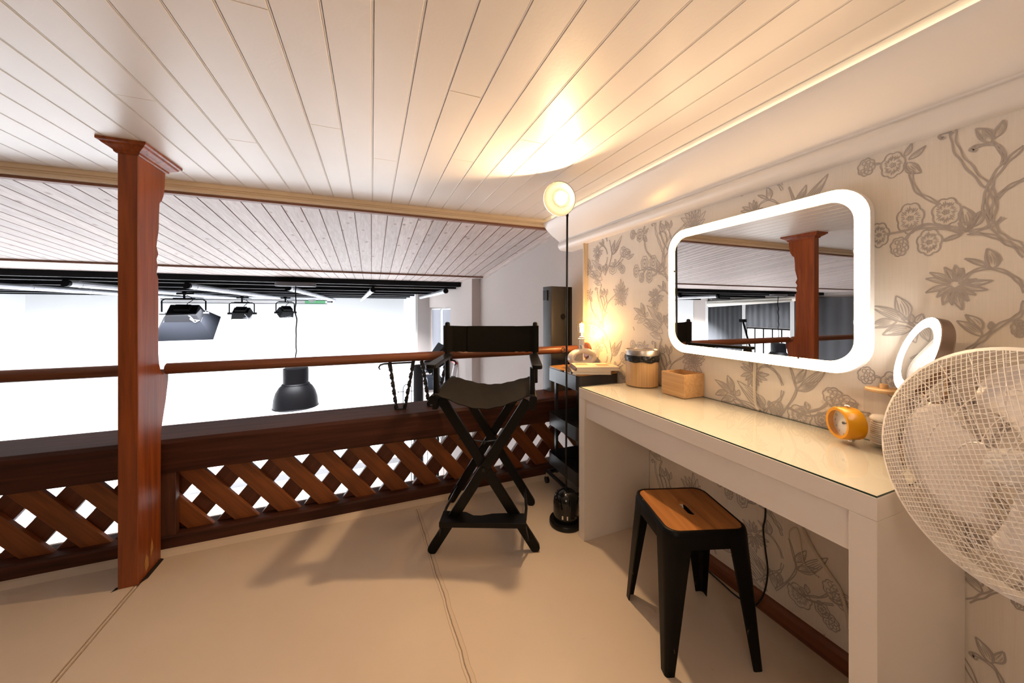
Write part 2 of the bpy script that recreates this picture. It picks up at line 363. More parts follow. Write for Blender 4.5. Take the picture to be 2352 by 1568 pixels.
# papered wall
PAT=[('S',[(0.4208,1.658),(0.4197,1.6265),(0.411,1.5899),(0.3968,1.5558),(0.3794,1.5173),(0.3649,1.4888)],0.011),
('S',[(0.4208,1.6477),(0.4283,1.6553),(0.4392,1.6584),(0.4448,1.6526),(0.4406,1.6435),(0.4359,1.6472)],0.004),
('S',[(0.3625,1.4842),(0.3578,1.5059),(0.344,1.5316),(0.3283,1.5518),(0.3111,1.5687)],0.009),
('S',[(0.3428,1.5349),(0.3406,1.555),(0.3474,1.5788),(0.3578,1.5941),(0.3745,1.5976),(0.3868,1.599),(0.391,1.5936),(0.386,1.5883),(0.3831,1.5934)],0.006),
('L',[(0.3597,1.5977),(0.3838,1.6442)],0.022),
('L',[(0.3597,1.5977),(0.3413,1.6446)],0.0151),
('S',[(0.3543,1.4545),(0.3417,1.4717),(0.3261,1.4836),(0.3111,1.4896)],0.007),
('S',[(0.3637,1.4845),(0.3692,1.455),(0.3685,1.4273),(0.3602,1.398)],0.008),
('S',[(0.3613,1.4838),(0.3543,1.4545),(0.3566,1.4242),(0.3602,1.398)],0.008),
('S',[(0.3943,1.3818),(0.3745,1.3856),(0.3555,1.393),(0.3417,1.407)],0.007),
('S',[(0.3968,1.3791),(0.3745,1.373),(0.3508,1.3593),(0.3372,1.3434),(0.3218,1.3276),(0.3111,1.3057)],0.007),
('S',[(0.3649,1.4264),(0.3794,1.4262),(0.3905,1.4051),(0.3956,1.3821)],0.007),
('S',[(0.3602,1.398),(0.3508,1.3728),(0.3394,1.3552),(0.324,1.3411),(0.3122,1.3242)],0.01),
('S',[(0.3968,1.3843),(0.4176,1.399),(0.442,1.4086),(0.4677,1.4187),(0.4978,1.4122),(0.5231,1.4086),(0.5497,1.4071)],0.004),
('S',[(0.4045,1.3799),(0.4283,1.3951),(0.4561,1.4053),(0.4855,1.4095),(0.5009,1.3995),(0.5103,1.3834)],0.004),
('L',[(0.4019,1.3793),(0.4406,1.3661)],0.009),
('L',[(0.3956,1.3841),(0.4058,1.4514)],0.0272),
('L',[(0.3943,1.3878),(0.4123,1.4101)],0.0143),
('L',[(0.3905,1.389),(0.3721,1.4243)],0.012),
('P',[(0.5009,1.4432),(0.0279,0.0446)],0.0),
('P',[(0.4337,1.4436),(0.0261,0.0385)],0.0),
('P',[(0.4642,1.3683),(0.0241,0.0367)],0.0),
('B',[(0.5231,1.3653),(0.0191,0.0282)],0.0),
('P',[(0.5669,1.4082),(0.0234,0.0379)],0.0),
('P',[(0.5369,1.6098),(0.0272,0.0378)],0.0),
('L',[(0.5103,1.6085),(0.4706,1.6385)],0.0139),
('L',[(0.5151,1.6195),(0.4978,1.657)],0.0124),
('L',[(0.5071,1.6051),(0.4795,1.5658)],0.024),
('B',[(0.5964,1.6264),(0.021,0.0272)],0.0),
('S',[(0.5775,1.6279),(0.5634,1.6248)],0.005),
('S',[(0.4993,1.5775),(0.4962,1.5452),(0.4855,1.513),(0.4677,1.4922),(0.4448,1.4664)],0.007),
('L',[(0.4176,1.2486),(0.4706,1.2675)],0.0135),
('L',[(0.4176,1.2486),(0.4633,1.2841)],0.0139),
('L',[(0.4176,1.2486),(0.4365,1.2961)],0.0123),
('L',[(0.4176,1.2486),(0.4176,1.3001)],0.0124),
('L',[(0.4176,1.2486),(0.4058,1.2906)],0.0105),
('L',[(0.4176,1.2486),(0.3818,1.2601)],0.009),
('L',[(0.4176,1.2486),(0.3578,1.2542)],0.0144),
('L',[(0.4176,1.2486),(0.3649,1.2313)],0.0133),
('L',[(0.4176,1.2486),(0.3843,1.2185)],0.0108),
('L',[(0.4176,1.2486),(0.3956,1.2028)],0.0122),
('L',[(0.4176,1.2486),(0.4058,1.1807)],0.0166),
('L',[(0.4176,1.2486),(0.4229,1.1931)],0.0134),
('L',[(0.4176,1.2486),(0.4392,1.1933)],0.0143),
('L',[(0.4176,1.2486),(0.4706,1.2284)],0.0136),
('L',[(0.4176,1.2486),(0.4504,1.2147)],0.0113),
('S',[(0.4045,1.2579),(0.3918,1.2769),(0.3721,1.2848),(0.3485,1.2795),(0.3283,1.2612),(0.3175,1.2436),(0.31,1.221)],0.006),
('L',[(0.3602,1.2854),(0.4019,1.3145)],0.0102),
('L',[(0.3566,1.2831),(0.3661,1.3349)],0.0221),
('S',[(0.31,1.2026),(0.3153,1.1769),(0.324,1.1619),(0.344,1.1463),(0.3649,1.1182),(0.3794,1.0975),(0.3968,1.0758)],0.008),
('L',[(0.3733,1.1137),(0.4149,1.1519)],0.0203),
('L',[(0.3685,1.1238),(0.4007,1.1685)],0.0187),
('L',[(0.3613,1.1282),(0.3602,1.1515)],0.0094),
('B',[(0.3196,1.136),(0.0111,0.0208)],0.0),
('L',[(0.5009,1.1428),(0.5884,1.1928)],0.0262),
('L',[(0.5103,1.1515),(0.5296,1.222)],0.0329),
('L',[(0.4931,1.1386),(0.4771,1.1698)],0.0175),
('L',[(0.4993,1.1361),(0.4987,1.1696)],0.0117),
('L',[(0.528,1.1464),(0.5865,1.1254)],0.0261),
('L',[(0.4962,1.1274),(0.5582,1.1046)],0.0277),
('S',[(0.5167,1.1581),(0.4916,1.1342),(0.4706,1.1221),(0.4504,1.0998),(0.431,1.0721)],0.007),
('B',[(0.6821,0.8913),(0.0285,0.0298)],0.0),
('S',[(0.6959,0.8663),(0.7147,0.8426),(0.7408,0.826),(0.7749,0.8049)],0.005),
('L',[(0.7542,0.8204),(0.7611,0.8542)],0.0172),
('L',[(0.7576,0.8156),(0.7819,0.825)],0.0104),
('S',[(0.6912,0.86),(0.6685,0.8546),(0.6481,0.8708)],0.004),
('L',[(0.6539,0.8676),(0.6146,0.8828)],0.0148),
('P',[(0.7116,0.8034),(0.0225,0.0252)],0.0),
('S',[(0.5828,1.0606),(0.5932,1.082)],0.005),
('C',[(1.7551,1.2842),(0.075,0.085)],0.0),
('S',[(1.7975,1.2791),(1.8754,1.2315),(1.9105,1.1661)],0.006),
('S',[(1.887,1.2245),(1.9045,1.2762)],0.005),
('L',[(1.8987,1.265),(1.9259,1.3252)],0.0198),
('L',[(1.8928,1.2721),(1.887,1.3193)],0.0143),
('S',[(1.9465,1.3525),(1.9649,1.2936),(1.9344,1.2105),(1.9045,1.1661)],0.006),
('S',[(1.9105,1.4089),(1.8697,1.4703),(1.8414,1.5313),(1.847,1.5752),(1.864,1.6357)],0.006),
('L',[(1.8358,1.5376),(1.7447,1.6409)],0.0303),
('L',[(1.8414,1.5385),(1.7708,1.5836)],0.0251),
('L',[(1.847,1.5608),(1.8083,1.6253)],0.0226),
('S',[(1.8697,1.4703),(1.8029,1.4553),(1.7294,1.4946)],0.005),
('B',[(1.7012,1.5244),(0.0333,0.0283)],0.0),
('L',[(1.6992,1.4905),(1.6366,1.5114)],0.0198),
('P',[(1.8303,1.4478),(0.0393,0.0392)],0.0),
('B',[(1.7365,1.4305),(0.0243,0.026)],0.0),
('L',[(1.9404,1.3819),(2.0812,1.4482)],0.0545),
('L',[(1.9526,1.4277),(2.0611,1.532)],0.0451),
('L',[(1.9105,1.4162),(1.9344,1.478)],0.0265),
('L',[(1.9526,1.3529),(2.0347,1.374)],0.0382),
('L',[(1.9773,1.3961),(2.088,1.4252)],0.0401)]

def wallpaper():
    m, nt, bs, o = _new('cream wallpaper'); N, K = nt.nodes, nt.links
    bs.inputs['Roughness'].default_value = .52; bs.inputs['Specular IOR Level'].default_value = .45
    tc = N.new('ShaderNodeTexCoord'); mp = N.new('ShaderNodeMapping'); mp.inputs['Scale'].default_value = (1, 420, 9); K.new(tc.outputs['Object'], mp.inputs['Vector'])
    n = N.new('ShaderNodeTexNoise'); n.inputs['Scale'].default_value = 1; n.inputs['Detail'].default_value = 2; K.new(mp.outputs['Vector'], n.inputs['Vector'])
    mp2 = N.new('ShaderNodeMapping'); mp2.inputs['Scale'].default_value = (1, 12, 500); K.new(tc.outputs['Object'], mp2.inputs['Vector'])
    n2 = N.new('ShaderNodeTexNoise'); n2.inputs['Scale'].default_value = 1; K.new(mp2.outputs['Vector'], n2.inputs['Vector'])
    ad = N.new('ShaderNodeMath'); ad.operation = 'MULTIPLY_ADD'; ad.inputs[1].default_value = .35; K.new(n2.outputs['Fac'], ad.inputs[0]); K.new(n.outputs['Fac'], ad.inputs[2])
    c = N.new('ShaderNodeMix'); c.data_type = 'RGBA'; c.inputs[6].default_value = (.745, .675, .585, 1); c.inputs[7].default_value = (.84, .775, .69, 1); K.new(ad.outputs[0], c.inputs[0])
    K.new(c.outputs[2], bs.inputs['Base Color']); return m
M_wp = wallpaper()
M_ink = mat('grey wallpaper print', (.43, .385, .355), .5, vary=.05)
M_inkl = mat('pale wallpaper print', (.60, .52, .43), .5, vary=.03)
def wall_pattern(mb):
    TW, TH = .525, .65
    XI, XF = XW - .0006, XW - .0003
    def ok(y, z): return y < 2.118 and -.25 < y and .0 < z < 1.70
    cnt = [0]
    def strip(pts, w, dy, dz, taper=False):
        cnt[0] += 1; XJ = XI - (cnt[0] % 500) * 1.4e-6
        P = [Vector((p[0] + dy, p[1] + dz)) for p in pts]
        if not any(ok(p.x, p.y) for p in P): return
        L = len(P); vs = []; keep = []
        for i in range(L):
            t = P[min(i + 1, L - 1)] - P[max(i - 1, 0)]
            if t.length < 1e-7: t = Vector((1, 0))
            t.normalize(); n = Vector((-t.y, t.x)); ww = w * (1 if not taper else .35 + .65 * (1 - abs(2 * i / (L - 1) - 1)))
            vs.append((XJ, *(P[i] + n * ww / 2))); vs.append((XJ, *(P[i] - n * ww / 2))); keep.append(ok(P[i].x, P[i].y))
        fs = [(2*i, 2*i+1, 2*i+3, 2*i+2) for i in range(L - 1) if keep[i] and keep[i+1]]
        if fs: mb.add(vs, fs)
    def fill(pts, dy, dz):
        P = [(XF, p[0] + dy, p[1] + dz) for p in pts]
        if all(ok(p[1], p[2]) for p in P): mb.m = 2; mb.add(P, [tuple(range(len(P)))]); mb.m = 1
    LW = .0038
    def sm(pts, n=5): return [tuple(q) for q in smoothpath([(p[0], p[1], 0) for p in pts], n)]
    def stem(pts, w, dy, dz):
        S = [Vector((p[0], p[1])) for p in sm(pts)]; A = []; B = []
        for i in range(len(S)):
            t = (S[min(i+1, len(S)-1)] - S[max(i-1, 0)]).normalized(); n = Vector((-t.y, t.x)); q = w * (.8 + .25 * math.sin(i * .9))
            A.append(S[i] + n * q / 2); B.append(S[i] - n * q / 2)
        strip(A, LW, dy, dz); strip(B, LW * .9, dy, dz)
    def leaf(a, c, w, dy, dz, hatch=4):
        A = Vector(a); C = Vector(c); N = 12
        if w < .019: hatch = 2; A = A.lerp(C, .16)
        t = C - A; n = Vector((-t.y, t.x)).normalized()
        up = []; dn = []
        for i in range(N + 1):
            f = i / N; h = math.sin(PI * f ** .85) * w / 2 * (1.0 if f < .6 else 1.0); bend = math.sin(PI * f) * w * .16
            up.append(A + t * f + n * (h + bend)); dn.append(A + t * f + n * (-h + bend))
        strip(up, LW, dy, dz); strip(dn, LW, dy, dz)
        for j in range(1, hatch + 1):
            o = (j / (hatch + 1) * 2 - 1)
            pts = []
            for i in range(2, N - 1):
                f = i / N; h = math.sin(PI * f ** .85) * w / 2; bend = math.sin(PI * f) * w * .16
                pts.append(A + t * f + n * (h * o + bend))
            s0 = (j * 3) % 4; pts = pts[s0 // 2: len(pts) - (s0 % 3)]
            if len(pts) > 2: strip(pts, min(w * .10 + .0006, .0052), dy, dz, True)
    def blossom(c, rx, ry, dy, dz, lobes=7, hatch=True, core=True):
        C = Vector(c); pts = []
        for i in range(57):
            a = 2 * PI * i / 56; k = .84 + .16 * abs(math.sin(a * lobes / 2 + .6)) ** .7
            pts.append(C + Vector((rx * k * math.cos(a), ry * k * math.sin(a))))
        strip(pts, LW, dy, dz)
        if hatch:
            for i in range(30):
                a = 2 * PI * (i + .3) / 30; i0 = .34 + .08 * ((i * 7) % 3); i1 = .64 + .05 * ((i * 5) % 4)
                strip([C + Vector((rx * math.cos(a), ry * math.sin(a))) * (i0 + (i1 - i0) * q / 4) for q in range(5)], .0034, dy, dz, True)
        if core:
            for i in range(5):
                a = 2 * PI * i / 5; q = C + Vector((math.cos(a), math.sin(a))) * rx * .17
                strip([q + Vector((math.cos(b), math.sin(b))) * rx * .09 for b in [2 * PI * j / 8 for j in range(9)]], .0022, dy, dz)
    def berry(c, rx, ry, dy, dz):
        blossom(c, rx, ry, dy, dz, 8, False, False); C = Vector(c)
        for i in range(7):
            a = 2 * PI * i / 7 + .2; r = .55 if i else 0.05
            q = C + Vector((math.cos(a) * rx, math.sin(a) * ry)) * r
            strip([q + Vector((math.cos(b) * rx, math.sin(b) * ry)) * .22 for b in [2 * PI * j / 9 for j in range(10)]], .0026, dy, dz)
    def carnation(c, rx, ry, dy, dz):
        C = Vector(c) + Vector((0, -.3 * ry))
        for i in range(15):
            a = R(-70 + 320 * i / 14); l = (.75 + .25 * ((i * 5) % 3) / 2)
            leaf(C, C + Vector((rx * l * math.cos(a), ry * 1.1 * l * math.sin(a) + .25 * ry)), rx * .34, dy, dz, 2)
    for ky in range(-2, 6):
        for kz in range(-4, 5):
            dy = TW * ky; dz = -TH / 2 * ky + TH * kz
            if dz + 1.70 < -.1 or dz + .8 > 1.75: continue
            for kind, pts, w in PAT:
                if kind == 'S': stem(pts, w, dy, dz)
                elif kind == 'L': leaf(pts[0], pts[1], w, dy, dz)
                elif kind == 'P': blossom(pts[0], pts[1][0], pts[1][1], dy, dz)
                elif kind == 'B': berry(pts[0], pts[1][0], pts[1][1], dy, dz)
                elif kind == 'C': carnation(pts[0], pts[1][0], pts[1][1], dy, dz)
b = MB(); b.box(XW, XW + .08, -1.6, 2.138, -.1, 1.9)
b.m = 1; wall_pattern(b)
struct(b.build('wall_right', [M_wp, M_ink, M_inkl], smooth=0, fixn=False), 'cream wallpaper printed with grey flowering branches')

b = MB(); b.box(-4.68, 1.52, -1.68, -1.6, -.1, 1.97); struct(b.build('wall_back', M_room, smooth=0))
b = MB(); b.box(-4.68, -4.6, -1.6, 2.5, -.1, 1.97); struct(b.build('wall_left', M_room, smooth=0))
# skirting with a quirk of wallpaper border above
b = MB(); b.prism([(XW, 0), (XW - .016, 0), (XW - .016, .050), (XW - .010, .064), (XW, .068)], -1.6, 2.13, 'y'); struct(b.build('baseboard_right', M_skirt, smooth=0))
# cornice
b = MB()
b.prism([(1.53, 1.93), (1.335, 1.93), (1.335, 1.866), (1.251, 1.866), (1.2495, 1.862), (1.256, 1.850), (1.272, 1.830), (1.293, 1.808), (1.316, 1.788), (1.341, 1.769), (1.366, 1.752), (1.386, 1.738), (1.397, 1.731), (1.3975, 1.725), (1.403, 1.7215),
         (1.394, 1.716), (1.389, 1.707), (1.388, 1.695), (1.392, 1.682), (1.400, 1.670), (1.411, 1.662), (1.424, 1.658), (1.53, 1.656)], -1.6, 2.462, 'y')
struct(b.build('trim_2', M_corn, smooth=50), 'deep white cove cornice above the wallpaper')
t = thing('added_glow_strip', 'thin warm strip added on top of the cornice to give the ceiling edge its glow', 'light strip', (1.326, .85, 1.8661))  # added strip, inferred from the glow along the ceiling edge
b = MB(); b.box(-.003, .003, -1.5, 1.60, 0, .001); b.build('carrier', M_white, t, smooth=0)
b = MB(); b.box(-.003, .0025, -1.5, 1.60, .001, .0065); b.build('tape', M_tape, t, smooth=0)
# fascia at the loft edge
b = MB(); b.prism([(2.452, 1.895), (2.452, 1.868), (2.460, 1.866), (2.460, 1.863), (2.456, 1.861), (2.456, 1.858), (2.462, 1.856), (2.462, 1.852), (2.457, 1.850), (2.457, 1.838), (2.465, 1.834), (2.50, 1.834), (2.50, 1.895)], -4.6, 1.30, 'x')
b.m = 1; b.box(-4.6, 1.32, 2.468, 2.505, 1.820, 1.8335)
struct(b.build('trim_1', [M_trim, M_gap], smooth=0), 'cream fascia along the loft ceiling edge')
b = MB(); b.box(1.418, 1.436, 2.120, 2.142, 0, 1.66); b.box(1.410, 1.436, 2.126, 2.136, 0, 1.66); struct(b.build('trim_3', M_trim, smooth=0))

# ------------------------------------------------------------------ the studio hall beyond
HZ = -2.4; HC = 1.647
b = MB(); b.box(-8.3, 1.6, 2.3, 13.1, HZ - .1, HZ); struct(b.build('floor_hall', M_hallfl, smooth=0))
b = MB(); b.box(-8.3, 1.6, 2.40, 2.46, HZ, -.12); struct(b.build('wall_under_loft', M_plaster, smooth=0))
# sloping + flat board ceiling with open stained joints
b = MB()
def boards(x0, x1, ya, za, yb, zb):
    k0 = math.ceil(x0 / .1105); prev = x0
    for k in range(k0, int(x1 / .1105) + 2):
        x = min(k * .1105, x1)
        if x - .007 > prev:
            b.m = 0; b.add([(prev, ya, za), (x - .007, ya, za), (x - .007, yb, zb), (prev, yb, zb)], [(0, 1, 2, 3)])
        if x < x1:
            b.m = 1
            b.add([(x - .007, ya, za), (x - .007, ya, za + .006), (x, ya, za + .006), (x, ya, za), (x - .007, yb, zb), (x - .007, yb, zb + .006), (x, yb, zb + .006), (x, yb, zb)],
                  [(0, 1, 5, 4), (1, 2, 6, 5), (2, 3, 7, 6)])
        prev = x
boards(-8.3, 1.52, 2.50, 1.894, 4.80, 1.660)
boards(-8.3, 1.52, 4.80, 1.650, 5.80, 1.647)
b.m = 1; b.box(-8.3, 1.52, 4.785, 4.81, 1.642, 1.664)
b.box(-8.3, 1.52, 2.49, 2.50, 1.83, 1.97); b.add([(-8.3, 2.5, 1.91), (1.52, 2.5, 1.91), (1.52, 4.8, 1.68), (-8.3, 4.8, 1.68), (1.52, 5.8, 1.67), (-8.3, 5.8, 1.67)], [(0, 1, 2, 3), (3, 2, 4, 5)])
b.m = 2; b.prism([(2.50, 1.88), (2.66, 1.866), (2.66, 1.872), (2.50, 1.90)], 1.47, 1.52, 'x'); b.prism([(2.5, 1.870), (4.8, 1.636), (4.8, 1.665), (2.5, 1.90)], 1.478, 1.52, 'x'); 
struct(b.build('ceiling_hall', [M_pinkw, M_gap, M_pinkw], smooth=0, fixn=False))
b = MB(); b.box(-8.3, 1.6, 5.80, 13.1, 1.655, 1.70); struct(b.build('ceiling_rig', M_tarp, smooth=0))
# right hall wall with its step, window opening and studio cove return
b = MB(); b.box(1.52, 1.62, 2.14, 5.06, HZ, 1.93); b.box(XW, 1.52, 2.138, 2.16, -.1, 1.9)
b.box(1.389, 1.62, 5.06, 6.59, HZ, 1.66); b.box(1.389, 1.62, 6.59, 9.22, 1.245, 1.66); b.box(1.389, 1.62, 6.59, 9.22, HZ, -1.5)
b.box(1.09, 1.62, 9.22, 9.32, HZ, 1.66)
struct(b.build('wall_hall_right', M_plaster, smooth=0))
b = MB(); b.box(1.56, 1.60, 6.55, 9.25, -1.5, 1.25); o = struct(b.build('window_1', M_day, smooth=0), 'tall window behind grey roller blinds')
b = MB(); b.box(1.50, 1.56, 6.59, 6.66, -1.5, 1.245); b.box(1.50, 1.56, 9.15, 9.22, -1.5, 1.245); b.box(1.50, 1.56, 6.59, 9.22, 1.17, 1.245); b.box(1.50, 1.56, 7.86, 7.95, -1.5, 1.2)
b.build('window_frame', M_frame, o, smooth=0)
for ya, yb in ((6.62, 7.74), (7.98, 9.17)):
    t = thing('roller_blind', 'grey roller blind at the hall window, %s' % ('nearer the pilaster' if ya < 7 else 'nearer the white cove'), 'blind', (1.46, (ya + yb) / 2, 1.2), group='roller blinds at the hall window')
    b = MB(); b.box(-.004, .004, -(yb - ya) / 2, (yb - ya) / 2, -2.5, 0); b.build('cloth', M_blind, t, smooth=0)
    b = MB(); b.tube([(0, -(yb - ya) / 2, .01), (0, (yb - ya) / 2, .01)], .022, 10); b.build('roller', M_frame, t)
# cove: far wall, sides, curved foot
b = MB()
pr = [(13.1, 1.66), (13.0, 1.66), (13.0, HZ + .9)] + [(12.1 + .9 * math.cos(R(a)), HZ + 1.0 - .9 * math.sin(R(a)) - .0) for a in range(10, 91, 10)] + [(8.62, HZ + .10), (8.62, HZ), (13.1, HZ)]
b.prism(pr, -8.3, 1.09, 'x')
b.box(1.05, 1.09, 9.3, 13.0, HZ + .1, 1.66); b.box(-8.34, -8.28, 9.97, 13.0, HZ + .1, 1.66)
b.m = 1; b.box(-8.3, 1.09, 8.60, 8.618, HZ, HZ + .125)
struct(b.build('wall_far', [M_cyc, M_risershade], smooth=40), 'seamless white studio cove')
# left hall wall: plaster, white posts; curtains hang in front
b = MB(); b.box(-8.45, -8.36, 2.3, 10.0, HZ, 1.66); b.box(-8.36, -8.3, 9.35, 9.97, HZ, 1.66); struct(b.build('wall_hall_left', M_plaster, smooth=0))
b = MB()
for y in (9.35, 7.97, 6.54, 4.2): b.box(-8.36, -8.24, y - .055, y + .055, HZ, 1.5)
struct(b.build('trim_4', M_frame, smooth=0))
b = MB(); b.box(-8.355, -8.33, 6.6, 7.92, -1.6, .62); o = struct(b.build('window_2', M_day, smooth=0), 'bright hall window with black bars under a curtain')
b = MB()
for i in range(6): y = 6.6 + i * 1.32 / 5; b.box(-8.33, -8.30, y - .013, y + .013, -1.6, .62)
b.box(-8.33, -8.29, 6.6, 7.92, .585, .63); b.box(-8.33, -8.30, 6.6, 7.92, -.5, -.47); b.build('window_frame', M_tarp, o, smooth=0)
def curtain(ya, yb, z0, label):
    b = MB(); n = 60; top = []; bot = []
    for i in range(n + 1):
        y = ya + (yb - ya) * i / n; x = -8.26 + .012 * math.sin(i * .75) + .01 * math.sin(i * .31)
        top.append((x, y, 1.52)); bot.append((x + .004, y, z0))
    b.loft([bot, top], cap=False, closed=False)
    o = tag(b.build('curtain', M_curtain, smooth=80, fixn=False), label, 'curtain', 'grey curtains on the far hall wall')
    s = o.modifiers.new('thick', 'SOLIDIFY'); s.thickness = .006
curtain(8.03, 9.29, -2.3, 'grey curtain panel behind the chair in the mirror reflection')
curtain(6.60, 7.91, .64, 'short grey curtain panel above the bright window in the mirror')
curtain(4.26, 6.48, -2.3, 'wide grey curtain panel beside the post in the mirror')
curtain(2.6, 4.14, -2.3, 'grey curtain panel at the right edge of the mirror reflection')

# black girder and joists of the rig
b = MB(); b.box(-8.2, 1.385, 5.75, 5.86, 1.572, 1.645); struct(b.build('ceiling_girder', M_tarp, smooth=0), 'black girder across the hall ceiling')
for i in range(6):
    y = 6.15 + i * 1.15
    b = MB(); b.box(-8.2, 1.385 if y < 9 else 1.05, y - .04, y + .04, 1.555, 1.655); b.m = 1; b.box(-8.2, 1.385 if y < 9 else 1.05, y - .045, y - .033, 1.548, 1.556)
    struct(b.build('ceiling_joist', [M_tarp, M_pipe], smooth=0), 'black ceiling joist with a pale lower flange')
pw = ['nearest the window wall', 'second from the window wall', 'running beside the pendant cord', 'above the hanging studio lights', 'left of the hanging softbox light', 'at the left edge by the post']
for i in range(6):
    x = 1.17 - 1.152 * i
    t = thing('conduit_pipe', 'pale ceiling pipe in the hall, ' + pw[i], 'pipe', (x, 5.93, 1.505), group='pale pipes under the black hall ceiling')
    if i == 1: t.rotation_euler = (0, 0, .052)
    b = MB(); b.tube([(0, 0, 0), (0, 6.9, 0)], .040, 10, cap=False); b.tube([(0, 0.002, 0), (0, 6.9, 0)], .035, 10); b.build('pipe', M_pipe, t)
    b = MB(); b.tube([(0, -.02, 0), (0, .03, 0)], .0425, 10); b.build('end_socket', M_tarp, t)
    for j in range(6):
        y = .22 + j * 1.15
        b = MB(); b.tube([(0, y - .012, 0), (0, y + .012, 0)], .044, 10); b.box(-.006, .006, y - .008, y + .008, .03, .062); b.build('bracket', M_pipe, t)
# ------------------------------------------------------------------ post, railing, handrail
b = MB()
back = [(2.162, 0), (2.162, .40), (2.164, .60), (2.176, .64), (2.206, .738), (2.228, .835), (2.230, .885), (2.212, .893), (2.176, .872), (2.160, .90), (2.150, .925), (2.143, .97), (2.142, 1.20), (2.142, 1.328), (2.128, 1.355), (2.138, 1.385), (2.127, 1.416), (2.143, 1.444), (2.127, 1.477), (2.134, 1.511), (2.146, 1.56), (2.148, 1.63), (2.153, 1.685), (2.170, 1.700), (2.186, 1.729), (2.197, 1.775), (2.202, 1.85), (2.202, 1.888)]
b.prism([(1.985, 0)] + back + [(1.985, 1.888)], -.996, -.931, 'x')
post = tag(b.build('wooden_post', M_post, bevel=.003, smooth=30), 'reddish stained pine post with a notched edge rising to the loft ceiling', 'post')
b = MB(); rings = []
for d, z in ((.003, 1.842), (.008, 1.846), (.010, 1.853), (.020, 1.861), (.033, 1.869), (.038, 1.876), (.046, 1.879), (.046, 1.8895)):
    rings.append([(-.996 - d, 1.985 - d, z), (-.931 + d, 1.985 - d, z), (-.931 + d, 2.202 + d, z), (-.996 - d, 2.202 + d, z)])
b.loft(rings); b.build('capital', M_post, post, smooth=0)
# bare chipped wood at the foot
b = MB(); b.add([(-.9302, 2.040, .018), (-.9302, 2.062, .03), (-.9302, 2.058, .075), (-.9302, 2.042, .095), (-.9302, 2.030, .06), (-.9302, 2.074, .06), (-.9302, 2.098, .09), (-.9302, 2.086, .15), (-.9302, 2.076, .105)], [(0, 1, 2, 3, 4), (5, 6, 7, 8)])
b.build('chipped_patch', mat('bare chipped wood', (.36, .17, .045), .6, vary=.3, vscale=60), post, smooth=0)

rl = thing('lattice_railing', 'dark stained timber balustrade with crossed lattice slats along the loft edge', 'railing', (0, 2.36, 0))
def rb(): b = MB(); b.M = Matrix.Translation((0, -2.36, 0)); return b
b = rb(); b.prism([(2.205, .383), (2.512, .383), (2.512, .530), (2.498, .545), (2.222, .545), (2.205, .530)], -4.55, 1.515, 'x'); b.build('top_beam', M_beam, rl, bevel=.004, smooth=30)
b = rb(); b.prism([(2.205, 0), (2.330, 0), (2.330, .074), (2.215, .074), (2.205, .066)], -4.55, 1.515, 'x'); b.build('bottom_rail', M_beam, rl, smooth=0)
b = rb(); b.box(-.962, -.897, 2.212, 2.25, .074, .383); b.build('stile', wood('stile', (.05, .016, .009), (.13, .044, .02), 'Z', 34, 2, .5), rl, bevel=.003)
L = math.hypot(.245, .305); an = math.atan2(.305, .245)
def slat(xc, y, ang, m, w=.084, th=.011):
    b = MB(); n = 14; l = .62
    # clip the rotated slat against the rails so its ends are cut level
    hx = w / math.sin(ang if ang < PI / 2 else PI - ang) / 2; dx = (.309) / math.tan(ang) / 2
    x0, x1 = xc - dx, xc + dx
    b.prism([(x0 - hx - xc, -.1545), (x0 + hx - xc, -.1545), (x1 + hx - xc, .1545), (x1 - hx - xc, .1545)], -th, th, 'y')
    # grain runs along the slat: turn the mesh so local X is the slat axis
    Rm = Matrix.Rotation(ang, 4, 'Y')
    b.v = [tuple(Rm @ Vector(p)) for p in b.v]
    o = b.build('lattice_slat', m, rl, bevel=.002, smooth=0); o.location = (xc, y - 2.36, .2285); o.rotation_euler = (0, -ang, 0)
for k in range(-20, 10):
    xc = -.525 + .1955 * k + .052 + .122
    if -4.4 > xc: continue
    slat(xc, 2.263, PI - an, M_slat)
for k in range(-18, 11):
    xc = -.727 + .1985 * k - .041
    slat(xc, 2.292, an, M_slatb, .097, .0145)

